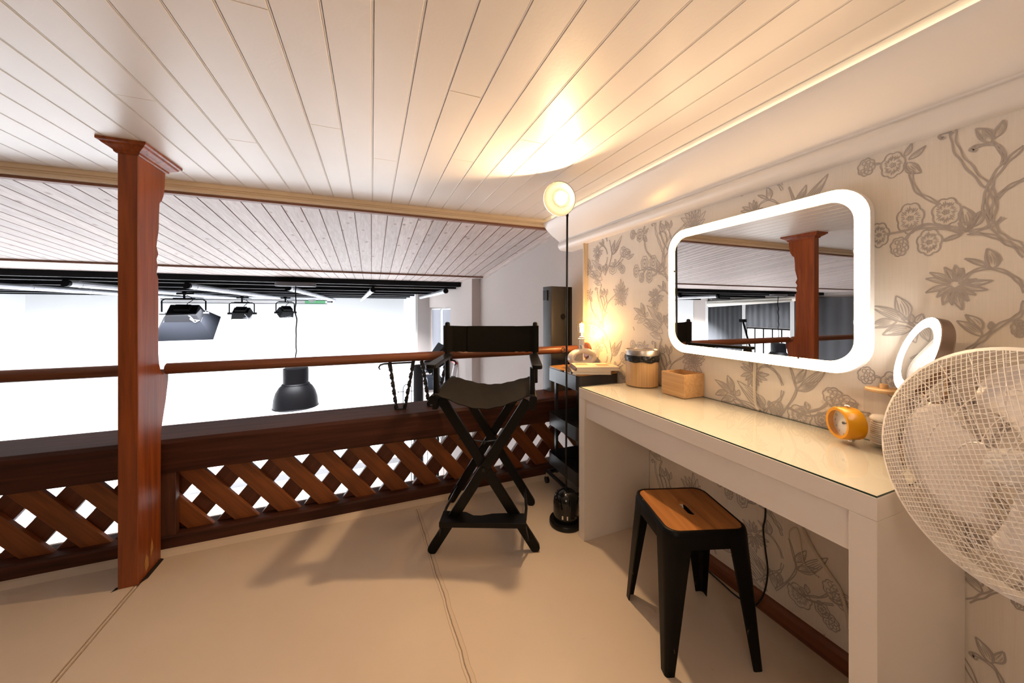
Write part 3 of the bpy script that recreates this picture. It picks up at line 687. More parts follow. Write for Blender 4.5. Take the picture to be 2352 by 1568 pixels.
def handrail(x0, x1, label):
    b = MB(); n = 14; b.tube([(x0, 0, 0), (x0 + .004, 0, 0), (x1 - .004, 0, 0), (x1, 0, 0)], [.022, .0275, .0275, .022], n); b.M = Matrix()
    return tag(b.build('handrail', M_rail, loc=(0, 2.203, .895), smooth=40), label, 'handrail', 'round handrails either side of the post')
h1 = handrail(-.930, 1.405, 'round brown handrail from the post to the papered wall, behind the black chair')
handrail(-4.5, -.997, 'round brown handrail left of the reddish post')
def bracket(tx0, tx1, bx0, bx1, label, curl):
    t = thing('iron_bracket', label, 'bracket', ((bx0 + bx1) / 2, 2.335, .5455), group='twisted iron brackets under the handrail')
    ox = (bx0 + bx1) / 2
    for a, c in ((tx0, bx0), (tx1, bx1)):
        b = MB(); ring = []
        A = Vector((a - ox, 2.203 - 2.335, .8675 - .5455)); C = Vector((c - ox, 0, .006)); d = (C - A).normalized(); u = d.orthogonal().normalized(); v = d.cross(u)
        rings = []
        for i in range(41):
            f = i / 40; p = A.lerp(C, f); th = f * PI * 5 if .08 < f < .92 else (0 if f < .5 else PI * 5)
            th = min(max((f - .08) / .84, 0), 1) * PI * 5
            rings.append([p + (u * math.cos(th + q) * sx + v * math.sin(th + q) * sx) for q, sx in ((.5, .0125), (PI - .5, .0125), (PI + .5, .0125), (2 * PI - .5, .0125))])
        b.loft(rings); b.build('twisted_bar', M_ironb, t, smooth=0)
    b = MB(); b.box(bx0 - ox - .008, bx1 - ox + .008, -.011, .011, 0, .008); b.build('foot_plate', M_ironb, t, smooth=0)
    b = MB(); s = -1 if curl < 0 else 1; x = (tx0 if s < 0 else tx1) - ox
    b.tube([(x + q[0] * s, -.132, q[1] + .3155) for q in ((-.14, .0), (.03, .0), (.052, -.006), (.060, -.02), (.054, -.032), (.046, -.031))], [.006, .006, .0055, .005, .004, .002], 6); b.build('scroll', M_ironb, t)
bracket(.098, .236, .145, .196, 'twisted iron bracket on the beam left of the black chair', -1)
bracket(.285, .44, .35, .40, 'twisted iron bracket on the beam right beside the chair arm', 1)
b = MB(); b.tube([(1.255 + .016 * math.cos(R(a)) * (1 - a / 900), 2.15, .895 + .022 * math.sin(R(a)) * (1 - a / 900)) for a in range(0, 480, 24)], .0028, 6)
b.tube([(1.27, 2.15, .90), (1.27, 2.165, .898)], .003, 6); tag(b.build('iron_scroll', M_ironb), 'small iron scroll on the handrail behind the lamp pole', 'scroll')

# ------------------------------------------------------------------ director's chair
ch = thing('director_chair', 'tall black folding director chair with canvas back and footrest, facing the viewer', 'chair', (.592, 1.824, 0), R(-23.2))
def leg(x0, x1, y, nm='leg'):
    b = MB(); ex = Vector((x1 - x0, 0, .775)).normalized()
    A = Vector((x0, y, .0)); B = Vector((x1, y, .742)); d = (B - A).normalized(); p = Vector((d.z, 0, -d.x)); w = .0235
    # rounded foot
    poly = [A + d * .024 + p * (w * math.cos(R(a))) - d * (w * math.sin(R(a))) for a in range(0, 181, 20)] + [B - p * w, B + p * w]
    b.prism([(q.x, q.z) for q in poly], y - .011, y + .011, 'y'); b.build(nm, M_blackw, ch, bevel=.002)
leg(-.262, .212, -.222); leg(.262, -.212, -.198); leg(-.255, .205, .228); leg(.255, -.205, .204)
for s in (-1, 1):
    b = MB(); b.prism([(p[0] + s * .238, p[1] + .752) for p in rrect(.036, .042, .010)], -.262, .235, 'y'); b.build('seat_rail', M_blackw, ch, smooth=40)
    b = MB(); b.prism([(p[0] + s * .236, p[1] + .003) for p in rrect(.024, .044, .006)], .772, .898, 'z'); b.build('arm_post', M_blackw, ch).location = (0, -.205, 0)
    b = MB(); b.prism([(p[0] + s * .262, p[1]) for p in rrect(.024, .044, .006)], .772, .898, 'z'); b.build('arm_post', M_blackw, ch).location = (0, .19, 0)
    ap = rrect(.052, .445, .018); b = MB(); b.prism([(p[0] + s * .258, p[1] - .018) for p in ap], .896, .917, 'z'); b.build('armrest', M_blackw, ch, bevel=.004, smooth=40)
    b = MB(); b.lathe([(.0155, .74), (.0155, 1.095), (.013, 1.104), (.006, 1.108)], 14); b.build('back_post', M_blackw, ch).location = (s * .268, .212, 0)
    b = MB(); b.box(s * .236 - .012, s * .236 + .012, -.24, .23, .700, .735); b.build('hinge_block', M_blackw, ch, bevel=.004)
    b = MB(); b.tube([(s * .205, .205, .105), (s * .208, -.10, .15), (s * .20, -.235, .172)], .0075, 8); b.tube([(s * .20, -.262, .165), (s * .217, -.215, .06)], .006, 6); b.build('footrest_arm', M_black, ch)
# canvas seat
b = MB(); rr = []
def seatring(y, off):
    ring = []
    for i in range(25):
        f = i / 24; x = -.236 + .472 * f; sag = .067 if y < 0 else .048; sag = .066 - .02 * (y + .25) / .45
        ring.append((x, y, .776 - sag * math.sin(PI * f) ** 1.3 + off + .002 * math.sin(i * 1.7 + y * 20)))
    return ring
for i in range(9):
    y = -.250 + .455 * i / 8; t = seatring(y, 0); u = seatring(y, -.004); rr.append(t + u[::-1])
b.loft(rr); b.build('canvas_seat', M_canvas2, ch, smooth=60)
# canvas back: slightly rumpled sleeves, doubled middle panel
b = MB(); rr = []
for i in range(41):
    f = i / 40; x = -.288 + .576 * f; wr = .004 * math.sin(i * 2.1) * (1 if f < .25 or f > .75 else .12)
    bow = .018 * math.sin(PI * f)
    e = .020 if f < .07 or f > .93 else .004
    dz = -.006 * math.sin(PI * f)
    rr.append([(x, .212 + bow - e + wr, .926 + .5 * wr), (x, .212 + bow - e - wr * .6, 1.005), (x, .212 + bow - e + wr * .5, 1.086 + dz), (x, .212 + bow + e, 1.086 + dz), (x, .212 + bow + e, .926)])
b.loft(rr); b.build('canvas_back', M_canvas, ch, smooth=60)
b = MB(); rr = []
for i in range(17):
    f = i / 16; x = -.145 + .29 * f; bow = .018 * math.sin(PI * (x + .288) / .576); rr.append([(x, .203 + bow, .923), (x, .203 + bow, 1.083), (x, .208 + bow, 1.083), (x, .208 + bow, .923)])
b.loft(rr); b.build('back_panel', M_canvas, ch, smooth=60)
# footrest board with a scooped rear edge
poly = [(-.205, -.285), (.205, -.285), (.205, -.20), (.10, -.20), (.04, -.205), (-.01, -.222), (-.05, -.222), (-.09, -.195), (-.205, -.185)]
b = MB(); b.prism(poly, .160, .185, 'z'); b.build('footrest', M_blackw, ch, bevel=.003)
for s in (-1, 1):
    b = MB(); b.bar((s * .128, -.19, .545), (0, -.18, .525), .014, .004); b.build('hinge_bar', M_black, ch, smooth=0)
b = MB(); b.M = axisM((0, -.19, .525), (0, -1, 0)); b.lathe([(.011, 0), (.011, .006), (.004, .01)], 12); b.M = axisM((0, -.236, .412), (0, -1, 0)); b.lathe([(.010, 0), (.010, .004), (.005, .006)], 12); b.build('bolt', M_black, ch)
b = MB(); b.bar((-.12, .19, .60), (.15, .19, .62), .014, .004); b.build('hinge_bar', M_black, ch, smooth=0)

# ------------------------------------------------------------------ stool
st = thing('metal_stool', 'square black metal stool with a worn wooden seat pushed under the desk', 'stool', (1.083, .957, 0), R(-18.5))
def sq(c, r, z, n=5): return [(p[0], p[1], z) for p in rrect(2 * c, 2 * c, r, n)]
M_stool = mat('black chipped enamel', (.011, .010, .010), .38, spec=.5, vary=.2)
def chipped():
    m, nt, bs, o = _new('chipped black enamel'); N, K = nt.nodes, nt.links
    tc = N.new('ShaderNodeTexCoord'); n = N.new('ShaderNodeTexNoise'); n.inputs['Scale'].default_value = 42; n.inputs['Detail'].default_value = 7; n.inputs['Roughness'].default_value = .7
    mp = N.new('ShaderNodeMapping'); mp.inputs['Scale'].default_value = (1, 1, .22); K.new(tc.outputs['Object'], mp.inputs['Vector']); K.new(mp.outputs['Vector'], n.inputs['Vector'])
    mr = N.new('ShaderNodeMapRange'); mr.inputs['From Min'].default_value = .67; mr.inputs['From Max'].default_value = .70; K.new(n.outputs['Fac'], mr.inputs['Value'])
    x = N.new('ShaderNodeMix'); x.data_type = 'RGBA'; x.inputs[6].default_value = (.0035, .0032, .003, 1); x.inputs[7].default_value = (.22, .18, .13, 1); K.new(mr.outputs[0], x.inputs[0]); K.new(x.outputs[2], bs.inputs['Base Color'])
    bs.inputs['Roughness'].default_value = .4; bs.inputs['Specular IOR Level'].default_value = .16; return m
M_chip = chipped()
b = MB(); b.loft([sq(.1465, .045, .392), sq(.146, .045, .43), sq(.143, .043, .446), sq(.138, .040, .450), sq(.1325, .036, .4495), sq(.1315, .036, .443)], cap=False); b.loft([sq(.1445, .045, .392), sq(.1335, .040, .446)], cap=False)
b.build('seat_frame', M_chip, st, smooth=50)
n = 64; outer = []; inner = []
def rad(w, h, r, a):
    dx, dy = math.cos(a), math.sin(a)
    lo, hi = 0, 1
    def inside(t):
        x, y = abs(dx * t), abs(dy * t)
        if x > w / 2 or y > h / 2: return False
        qx, qy = x - (w / 2 - r), y - (h / 2 - r)
        return not (qx > 0 and qy > 0 and qx * qx + qy * qy > r * r)
    for _ in range(40):
        m = (lo + hi) / 2
        if inside(m): lo = m
        else: hi = m
    return (dx * lo, dy * lo)
b = MB(); out = [rad(.264, .264, .036, 2 * PI * i / n + .01) for i in range(n)]; slot = [rad(.030, .092, .0148, 2 * PI * i / n + .01) for i in range(n)]
b.loft([[(p[0], p[1], .436) for p in slot], [(p[0], p[1], .436) for p in out], [(p[0], p[1], .4485) for p in out], [(p[0], p[1], .4485) for p in slot], [(p[0], p[1], .436) for p in slot]], cap=False)
b.build('wooden_seat', M_seatw, st, smooth=30)
for sx, sy in ((1, 1), (1, -1), (-1, 1), (-1, -1)):
    b = MB(); rr = []
    for z, c, w, r in ((0, .1655, .030, .010), (.10, .1605, .042, .016), (.25, .1535, .060, .026), (.392, .1470, .078, .040), (.43, .1462, .084, .044)):
        ring = [(c - w, c)] + [(c - r + r * math.sin(R(a)), c - r + r * math.cos(R(a))) for a in range(0, 91, 15)] + [(c, c - w)]
        inn = [(p[0] - .003, p[1] - .003) for p in ring][::-1]
        rr.append([(p[0] * sx, p[1] * sy, z) for p in ring + inn])
    b.loft(rr); b.build('leg', M_chip, st, smooth=40)

# ------------------------------------------------------------------ dressing desk
dk = thing('dressing_desk', 'long white dressing desk with a glass top against the papered wall', 'desk', (1.217, .978, 0))
X0, X1, Y0, Y1 = 1.005 - 1.217, 1.430 - 1.217, .400 - .978, 1.560 - .978
b = MB(); b.box(X0, X1, Y0, Y1, .726, .776); b.build('desktop', M_desk, dk, bevel=.0012)
for nm, a, c in (('leg_panel', Y0, Y0 + .049), ('leg_panel', Y1 - .049, Y1)):
    b = MB(); b.box(X0, X1, a, c, 0, .7255); b.build(nm, M_desk, dk, bevel=.0012)
b = MB(); b.box(X0 + .010, X0 + .028, Y0 + .051, Y1 - .051, .630, .7255); b.build('drawer_front', M_desk, dk, bevel=.001)
b = MB(); b.box(X0 + .03, X1 - .06, Y0 + .06, Y1 - .06, .645, .715); b.build('drawer_box', M_desk, dk, smooth=0)
b = MB(); b.box(X0 + .002, X1 - .003, Y0 + .002, Y1 - .002, .776, .7802); g = b.build('glass_top', [M_deskglass, M_gedge], dk, smooth=0)
for p in g.data.polygons: p.material_index = 0 if abs(p.normal.z) > .5 else 1
# ------------------------------------------------------------------ lit mirror on the wall
MY = -.0140
mr = thing('lit_mirror', 'large rounded rectangular wall mirror with a glowing white border above the desk', 'mirror', (1.398, .9575, 1.2725), MY)
w, h, r, bw = .777, .592, .098, .037
outr = rrect(w, h, r, 10); inr = rrect(w - 2 * bw, h - 2 * bw, r - bw * .72, 10)
b = MB()
lo = lambda P, x: [(x, p[0], p[1]) for p in P]
b.loft([lo(outr, -.004), lo(inr, -.006)], cap=False); b.build('light_border', M_led, mr, smooth=0)
b = MB(); b.loft([lo(outr, -.004), lo(rrect(w + .004, h + .004, r, 10), -.002), lo(rrect(w + .004, h + .004, r, 10), .015), lo(inr, .015), lo(inr, -.0055)], cap=False); b.build('border_edge', M_white, mr, smooth=0)
b = MB(); b.prism(inr, -.003, .006, 'x'); b.build('mirror_glass', M_mirror, mr, smooth=0)
b = MB(); b.prism(rrect(w - .03, h - .03, r - .015, 10), .0145, .034, 'x'); b.build('backing', M_white, mr, smooth=0)
for y, z in ((-.387 + bw + .001, .09), (-.387 + bw + .001, -.13), (.387 - bw, .10), (.12, -.296 + bw), (-.20, -.296 + bw)):
    b = MB(); b.box(-.009, -.003, y - .003, y + .003, z - .004, z + .004); b.build('mirror_clip', M_chrome, mr, smooth=0)

# ------------------------------------------------------------------ things on the desk
DZ = .7805
t = thing('waste_bin', 'round bamboo bin with a steel swing lid and black liner on the desk', 'bin', (1.344, 1.474, DZ))
b = MB(); b.lathe([(.078, 0), (.082, .004), (.082, .145)], 40); b.build('body', M_bamboo, t)
b = MB(); vs = []
for i in range(5):
    z = .128 + .0085 * i; ring = []
    for k in range(60):
        a = 2 * PI * k / 60; q = .0872 + .0016 * math.sin(k * 1.9 + i) + .0012 * math.sin(k * 5.3 + 2 * i) - (.0015 if i in (0, 4) else 0); ring.append((q * math.cos(a), q * math.sin(a), z + .003 * math.sin(k * .7) * (1 if i == 0 else .2)))
    vs.append(ring)
b.loft(vs, cap=False); o = b.build('bin_liner', M_bag, t, smooth=30)
b = MB(); b.lathe([(.0835, .150), (.0840, .152), (.0840, .186), (.0825, .190), (.0795, .190), (.078, .184), (.0775, .184)], 40); b.build('collar', M_steel, t)
b = MB(); b.lathe([(.077, .182), (.06, .186), (.03, .1885), (.001, .189)], 40); b.build('swing_lid', M_steel, t)

t = thing('wooden_box', 'small open rectangular bamboo box on the desk beside the bin', 'box', (1.367, 1.232, DZ))
w2, l2, hh, th = .062, .066, .106, .006
def wall(nm, x0, x1, y0, y1, z0, z1): bb = MB(); bb.box(x0, x1, y0, y1, z0, z1); return bb.build(nm, M_bamboox, t, bevel=.0008)
wall('side_wall', -w2, -w2 + th, -l2, l2, 0, hh); wall('side_wall', w2 - th, w2, -l2, l2, 0, hh)
wall('side_wall', -w2 + th, w2 - th, -l2, -l2 + th, 0, hh); wall('side_wall', -w2 + th, w2 - th, l2 - th, l2, 0, hh); wall('bottom_panel', -w2 + th, w2 - th, -l2 + th, l2 - th, 0, th)

# alarm clock
CC = Vector((1.318, .616, DZ + .056)); cn = Vector((-.86, .51, 0)).normalized()
t = thing('alarm_clock', 'small round yellow alarm clock with a white dial on the desk', 'clock', CC)
MC = axisM((0, 0, 0), cn)
def cb(): q = MB(); q.M = MC.copy(); return q
b = cb(); b.lathe([(.0375, .000), (.0455, .001), (.0475, -.003), (.0475, -.044), (.0462, -.0485), (.043, -.0505), (.001, -.051)], 48, capb=False); b.lathe([(.0455, .001), (.0435, .0005), (.0432, -.020)], 48, capb=False, capt=False); b.build('body', M_yellow, t)
b = cb(); b.lathe([(.0435, -.019), (.0435, -.0185)], 40); b.build('dial', mat('dial white', (.80, .78, .74), .5), t, smooth=0)
b = cb(); b.lathe([(.0436, -.0005), (.0436, .0002)], 40); b.build('dial_glass', glass('clock glass', (1, 1, 1), 1.35, .01), t, smooth=0)
M_dark = mat('dark print', (.02, .02, .03), .5)
def fontmesh(txt, size):
    c = bpy.data.curves.new('t', 'FONT'); c.body = txt; c.size = size; c.align_x = 'CENTER'; c.align_y = 'CENTER'; o = bpy.data.objects.new('t', c); COL.objects.link(o)
    bpy.context.view_layer.update()
    me = bpy.data.meshes.new_from_object(o); v = [tuple(q.co) for q in me.vertices]; f = [tuple(p.vertices) for p in me.polygons]
    bpy.data.objects.remove(o); bpy.data.curves.remove(c); bpy.data.meshes.remove(me); return v, f
b = cb()
for i in range(1, 13):
    a = PI / 2 - 2 * PI * i / 12; v, f = fontmesh(str(i), .0095); b.add([(p[0] + .034 * math.cos(a), p[1] + .034 * math.sin(a), -.0181) for p in v], f)
b.build('numerals', M_dark, t, smooth=0, fixn=False)
def hand(nm, ang, l, w, z):
    q = cb(); a = PI / 2 - ang; d = Vector((math.cos(a), math.sin(a), 0)); s = Vector((-d.y, d.x, 0)); q.add([tuple(p + Vector((0, 0, z))) for p in (-d * .006 - s * w, -d * .006 + s * w, d * l + s * w * .6, d * l - s * w * .6)], [(0, 1, 2, 3)]); q.build(nm, M_dark, t, smooth=0)
hand('hour_hand', R(76), .018, .0016, -.0172); hand('minute_hand', R(82), .030, .0010, -.0165)
b = cb(); b.lathe([(.004, -.018), (.004, -.0155), (.001, -.015)], 12); b.build('hub', M_dark, t)
for a, z in ((-115, -.022), (-65, -.022), (-90, -.040)):
    b = cb(); p = Vector((.0495 * math.cos(R(a)), .0495 * math.sin(R(a)), z)); b.sphere(p, .0075, 12, 8); o = b.build('foot', M_chrome, t)
b = cb(); b.tube([(0, .046, -.028), (0, .050, -.028)], .004, 10); b.sphere((0, .0525, -.028), .0085, 14, 8, (1, .45, 1)); b.build('alarm_button', M_chrome, t)

# cotton pad jar
t = thing('storage_jar', 'clear jar with a flat bamboo lid holding cotton pads, between clock and round mirror', 'jar', (1.392, .540, DZ))
b = MB(); sq8 = lambda c, rr, z: [(p[0], p[1], z) for p in rrect(2 * c, 2 * c, rr, 6)]
b.loft([sq8(.034, .012, 0), sq8(.035, .013, .004), sq8(.035, .013, .160), sq8(.0330, .011, .160), sq8(.0330, .011, .008)], cap=True); b.build('body', M_acryl, t, smooth=50)
b = MB(); b.lathe([(.038, .1605), (.040, .163), (.040, .168), (.038, .170), (.001, .170)], 40); b.build('lid', M_bamboox, t)
b = MB(); b.lathe([(.009, .170), (.009, .182), (.008, .1835), (.001, .1838)], 20); b.build('knob', M_bamboox, t)
pads = []
for i in range(11):
    if i == 0:
        b = MB(); b.lathe([(.025, .0), (.0285, .0012), (.0295, .0028), (.0285, .0044), (.025, .0054), (.001, .0056)], 32)
        o = b.build('cotton_pad', M_cotton, smooth=50)
    else: o = pads[0].copy(); COL.objects.link(o)
    o.location = (1.392 + rnd.uniform(-.0012, .0012), .540 + rnd.uniform(-.0012, .0012), DZ + .0086 + i * .0057)
    tag(o, 'round white cotton pad stacked inside the clear jar', 'cotton pad', 'cotton pads in the jar'); pads.append(o)
b = MB(); b.lathe([(.022, 0), (.029, .004), (.030, .010), (.025, .017), (.001, .019)], 32); o = b.build('cotton_pad', M_cotton, loc=(1.392, .540, DZ + .0086 + 11 * .0057), smooth=60); tag(o, 'thick rounded cotton pad on top of the stack in the jar', 'cotton pad', 'cotton pads in the jar')

# round lit magnifying mirror
rn = Vector((-.558, .78, .287)).normalized(); RC = Vector((1.327, .453, 1.064))
t = thing('makeup_mirror', 'round tilting make-up mirror with a glowing ring on a steel stand, behind the fan', 'mirror', (1.322, .462, DZ))
def rb2(): q = MB(); q.M = Matrix.Translation(RC - Vector((1.322, .462, DZ))) @ axisM((0, 0, 0), rn); return q
b = rb2(); b.lathe([(.101, 0), (.1025, -.002), (.1025, -.022), (.098, -.026), (.001, -.027)], 56, capb=False); b.build('housing', M_bronze, t)
b = rb2(); b.lathe([(.076, .0008), (.077, .0018), (.100, .0018), (.101, .0002), (.101, -.002), (.076, -.002), (.076, .0008)], 56, False, False); b.build('light_ring', M_led2, t)
b = rb2(); b.lathe([(.076, -.0015), (.0755, -.001)], 56); b.build('mirror_glass', M_mirror, t, smooth=0)
hx = Vector((0, 0, 1)).cross(rn).normalized(); o0 = RC - Vector((1.322, .462, DZ)) - rn * .012
for s in (-1, 1):
    b = MB(); b.tube([o0 + hx * s * .102, o0 + hx * s * .118], .004, 10); b.sphere(o0 + hx * s * .119, .0075, 12, 8); b.build('pivot', M_chrome, t)
b = MB(); b.tube([o0 + hx * (.112 * math.cos(R(a))) + Vector((0, 0, .120 * math.sin(R(a)))) - Vector((rn.x, rn.y, 0)).normalized() * .02 * math.sin(R(-a)) for a in range(-180, 1, 10)], .0048, 10); b.build('yoke', M_bronze, t)
b = MB(); b.tube([o0 + Vector((0, 0, -.120)) - Vector((rn.x, rn.y, 0)).normalized() * .02, (0, 0, .06), (0, 0, .048)], .007, 10); b.build('stem', M_steel, t)
b = MB(); b.lathe([(.048, 0), (.050, .002), (.050, .048), (.047, .052), (.001, .053)], 40); b.build('foot', M_bronze, t)

# ------------------------------------------------------------------ floor lamp
LX, LY = 1.0, 1.682
t = thing('floor_lamp', 'slim black floor lamp with a round glowing glass head', 'floor lamp', (LX, LY, 0))
b = MB(); b.lathe([(.090, 0), (.092, .006), (.092, .020), (.088, .026), (.001, .026)], 48); b.build('base_disc', M_black, t)
b = MB(); b.lathe([(.068, .026), (.070, .030), (.070, .115), (.067, .140), (.058, .163), (.042, .178), (.020, .186), (.006, .188)], 40); b.build('base_dome', mat('glossy black', (.006, .006, .006), .07), t)
b = MB(); b.add([(-.0535, -.047, .055), (-.026, -.0665, .055), (-.026, -.0665, .075), (-.0535, -.047, .075)], [(0, 1, 2, 3)]); b.build('rating_label', M_paper, t, smooth=0)
tp = Vector((.008, 0, 1.70)); b = MB(); b.tube([(0, 0, .185), tp], .0058, 12); b.build('pole', M_black, t)
hn = Vector((-.73, -.526, -.437)).normalized(); HC = Vector((.917, 1.615, 1.766)) - Vector((LX, LY, 0))
def hb(): q = MB(); q.M = Matrix.Translation(HC) @ axisM((0, 0, 0), hn); return q
b = hb(); b.lathe([(.020, -.052), (.045, -.047), (.072, -.034), (.0905, -.003), (.0905, .001), (.0892, .001), (.0885, -.003), (.070, -.031), (.044, -.0435), (.018, -.047)], 56, False, False); b.build('shade', M_black, t)
b = hb(); b.lathe([(.0878, -.0025), (.066, -.016), (.045, -.0295), (.001, -.0305)], 56, False, True); b.build('reflector', M_bowl, t)
b = hb(); b.lathe([(.0885, -.001), (.0885, .0005)], 56); b.build('lens', M_acryl, t, smooth=0)
b = hb(); b.lathe([(.031, -.0300), (.030, -.0285), (.001, -.0280)], 40, False, True); b.build('diffuser', M_spot, t)
bk = HC - hn * .05; b = MB(); b.tube(bez(tp, tp + Vector((0, 0, .05)), bk - hn * .05, bk, 12), .0075, 10); b.sphere(bk, .021, 14, 10); b.build('neck', M_black, t)
b = MB(); b.tube(smoothpath([(.09, .0, .006), (.11, -.05, .003), (.09, -.15, .003), (.025, -.16, .003), (.06, -.10, .003)], 6), .0028, 6); b.build('power_cord', M_black, t)

# ------------------------------------------------------------------ trolley with table lamp and albums
cx, cy = 1.275, 1.945
t = thing('trolley', 'black three tier trolley on castors with wooden top plates behind the floor lamp', 'trolley', (cx, cy, 0))
hw, hd = .150, .190
def tray(z0, z1):
    b = MB(); r1 = [(p[0], p[1], 0) for p in rrect(2 * hw, 2 * hd, .03, 6)]; q = lambda d, z: [(p[0] * (1 - d / hw), p[1] * (1 - d / hd), z) for p in r1]
    b.loft([q(.004, z0), q(0, z0 + .003), q(0, z1), q(.0025, z1), q(.003, z0 + .004)], cap=True); return b.build('tray', M_cart, t, smooth=40)
tray(.700, .787); tray(.398, .483); tray(.130, .215)
for x in (-.09, .09):
    for y in (-hd + .012, hd - .012):
        b = MB(); b.bar((x, y, .06), (x, y, .70), .018, .022, (0, 1, 0)); b.build('upright', M_cart, t, smooth=0)
for s in (-1, 1):
    b = MB(); b.tube([(s * .15, -.23, .075), (s * .165, -.20, .085), (s * .165, .15, .085), (s * .165, .175, .082)], .012, 10); b.build('base_bar', M_black, t)
b = MB(); b.bar((-.165, -hd + .02, .085), (.165, -hd + .02, .085), .014, .014); b.bar((-.165, hd - .02, .085), (.165, hd - .02, .085), .014, .014); b.build('base_frame', M_black, t)
for x in (-.165, .148):
    for y in (-.20, .175):
        b = MB(); b.tube([(x - .009, y, .022), (x + .009, y, .022)], .022, 16); o = b.build('castor', M_black, t)
        b = MB(); b.tube([(x, y, .03), (x, y, .075)], .007, 8); b.build('castor_pin', M_chrome, o)
for ya, yb in ((-.187, -.004), (.004, .187)):
    b = MB(); b.prism(rrect(.292, yb - ya, .025, 5, 0, (ya + yb) / 2), .788, .797, 'z'); b.build('top_plate', M_cartw, t, bevel=.001, smooth=30)

TZ = .7975
t = thing('table_lamp', 'small lamp with a bare lit bulb on a white ring shaped ceramic base', 'table lamp', (1.312, 2.0, TZ))
b = MB(); rr = []
for i in range(48):
    a = 2 * PI * i / 48; c = Vector((.088 * math.cos(a) * 1.0, 0, .064 + .045 * math.sin(a))); nrm = Vector((math.cos(a), 0, math.sin(a))); th = .0235 if True else 0
    th = .017 + .008 * max(0, math.cos(a)) + .003 * max(0, -math.sin(a))
    rr.append([c + nrm * th * math.cos(q) + Vector((0, 1, 0)) * .032 * math.sin(q) for q in [2 * PI * j / 14 for j in range(14)]])
b.loft(rr + [rr[0]], cap=False); b.build('ring_base', M_ceramic, t, smooth=80)
b = MB(); b.lathe([(.021, .115), (.017, .128), (.0135, .150)], 24); b.build('socket_cone', M_chrome, t)
b = MB(); b.lathe([(.0165, .148), (.0165, .185), (.024, .187), (.025, .192), (.0175, .193), (.016, .204)], 28); b.build('socket', M_white, t)
b = MB(); b.lathe([(.0135, .204), (.0145, .215), (.019, .230), (.027, .245), (.0325, .262), (.034, .276), (.0325, .290), (.027, .302), (.016, .310), (.001, .3125)], 32, False, False); b.build('bulb', M_bulbglass, t)
b = MB(); pts = [(.0135 * math.cos(a * 1.05), .0135 * math.sin(a * 1.05), .238 + .05 * (abs((a % 2) - 1))) for a in range(0, 13)]
b.tube(pts, .0030, 6); b.tube([(0, 0, .204), (0, 0, .24)], .004, 8); b.build('filament', M_fil, t)
b = MB(); b.tube(smoothpath([(-.008, .012, .112), (-.02, .03, .09), (-.04, .035, .05), (-.06, .05, .012), (-.04, .09, .004)], 6), .0028, 6); b.build('cord', M_white, t)

def album(nm, cx, cy, z, w, d, h, rz, label, pics):
    t = thing(nm, label, 'book', (cx, cy, z), rz, group='photo albums on the trolley')
    b = MB(); b.box(-w / 2 + .006, w / 2 - .004, -d / 2 + .004, d / 2 - .004, .003, h - .003); b.build('pages', M_paper, t, smooth=0)
    b = MB(); b.box(-w / 2, w / 2, -d / 2, d / 2, 0, .003); b.box(-w / 2, w / 2, -d / 2, d / 2, h - .003, h); b.build('cover', M_album, t, bevel=.0008)
    b = MB(); b.box(-w / 2 - .002, -w / 2 + .007, -d / 2, d / 2, 0, h); b.build('spine', M_gap if pics else M_dark, t, bevel=.002)
    if pics:
        for x0, x1, y0, y1 in ((-.11, -.035, .0, .065), (.015, .09, -.035, .04), (.095, .125, .03, .07)):
            b = MB(); b.add([(x0, y0, h + .0004), (x1, y0, h + .0004), (x1, y1, h + .0004), (x0, y1, h + .0004)], [(0, 1, 2, 3)]); b.build('cover_picture', M_albumpic, t, smooth=0)
album('photo_album', 1.243, 1.815, TZ, .235, .165, .018, R(-25), 'lower white photo album half hidden on the trolley top', False)
album('photo_album', 1.285, 1.825, TZ + .0185, .265, .175, .022, R(-20), 'upper white photo album with sepia cover pictures on the trolley', True)

t = thing('loudspeaker_cabinet', 'tall dark grey cabinet with a small round port standing on the railing beam', 'cabinet', (1.288, 2.383, .5455), R(8.5))
b = MB(); b.prism(rrect(.195, .115, .004, 2, .0975, .0575), 0, .820, 'z'); b.build('body', M_graybox, t, bevel=.004)
b = MB(); b.M = axisM((.112, -.0005, .583), (0, -1, 0)); b.lathe([(.024, 0), (.024, .002)], 24); b.build('port', M_black, t)
b = MB(); b.box(-.010, .0, .045, .10, .71, .79); b.build('side_bracket', M_black, t, bevel=.002)
b = MB(); b.box(.168, .194, -.012, 0, .0, .818); b.build('edge_strip', M_black, t, smooth=0)
b = MB(); b.box(.075, .125, -.008, -.0005, .19, .245); s = b.build('socket', mat('dark socket', (.03, .028, .026), .4), t, bevel=.003)
b = MB(); b.M = axisM((.108, -.0085, .203), (0, -1, 0)); b.lathe([(.005, 0), (.0045, .002)], 12); b.build('indicator', M_dim, s)
b = MB(); b.M = axisM((XW - .006 + .001, 2.11, .895), (-1, 0, 0)); b.lathe([(.055, 0), (.055, .012), (.048, .018), (.001, .02)], 32); b.M = Matrix(); tag(b.build('wall_rosette', M_rail), 'round brown wooden rosette where the handrail meets the wall', 'rosette')

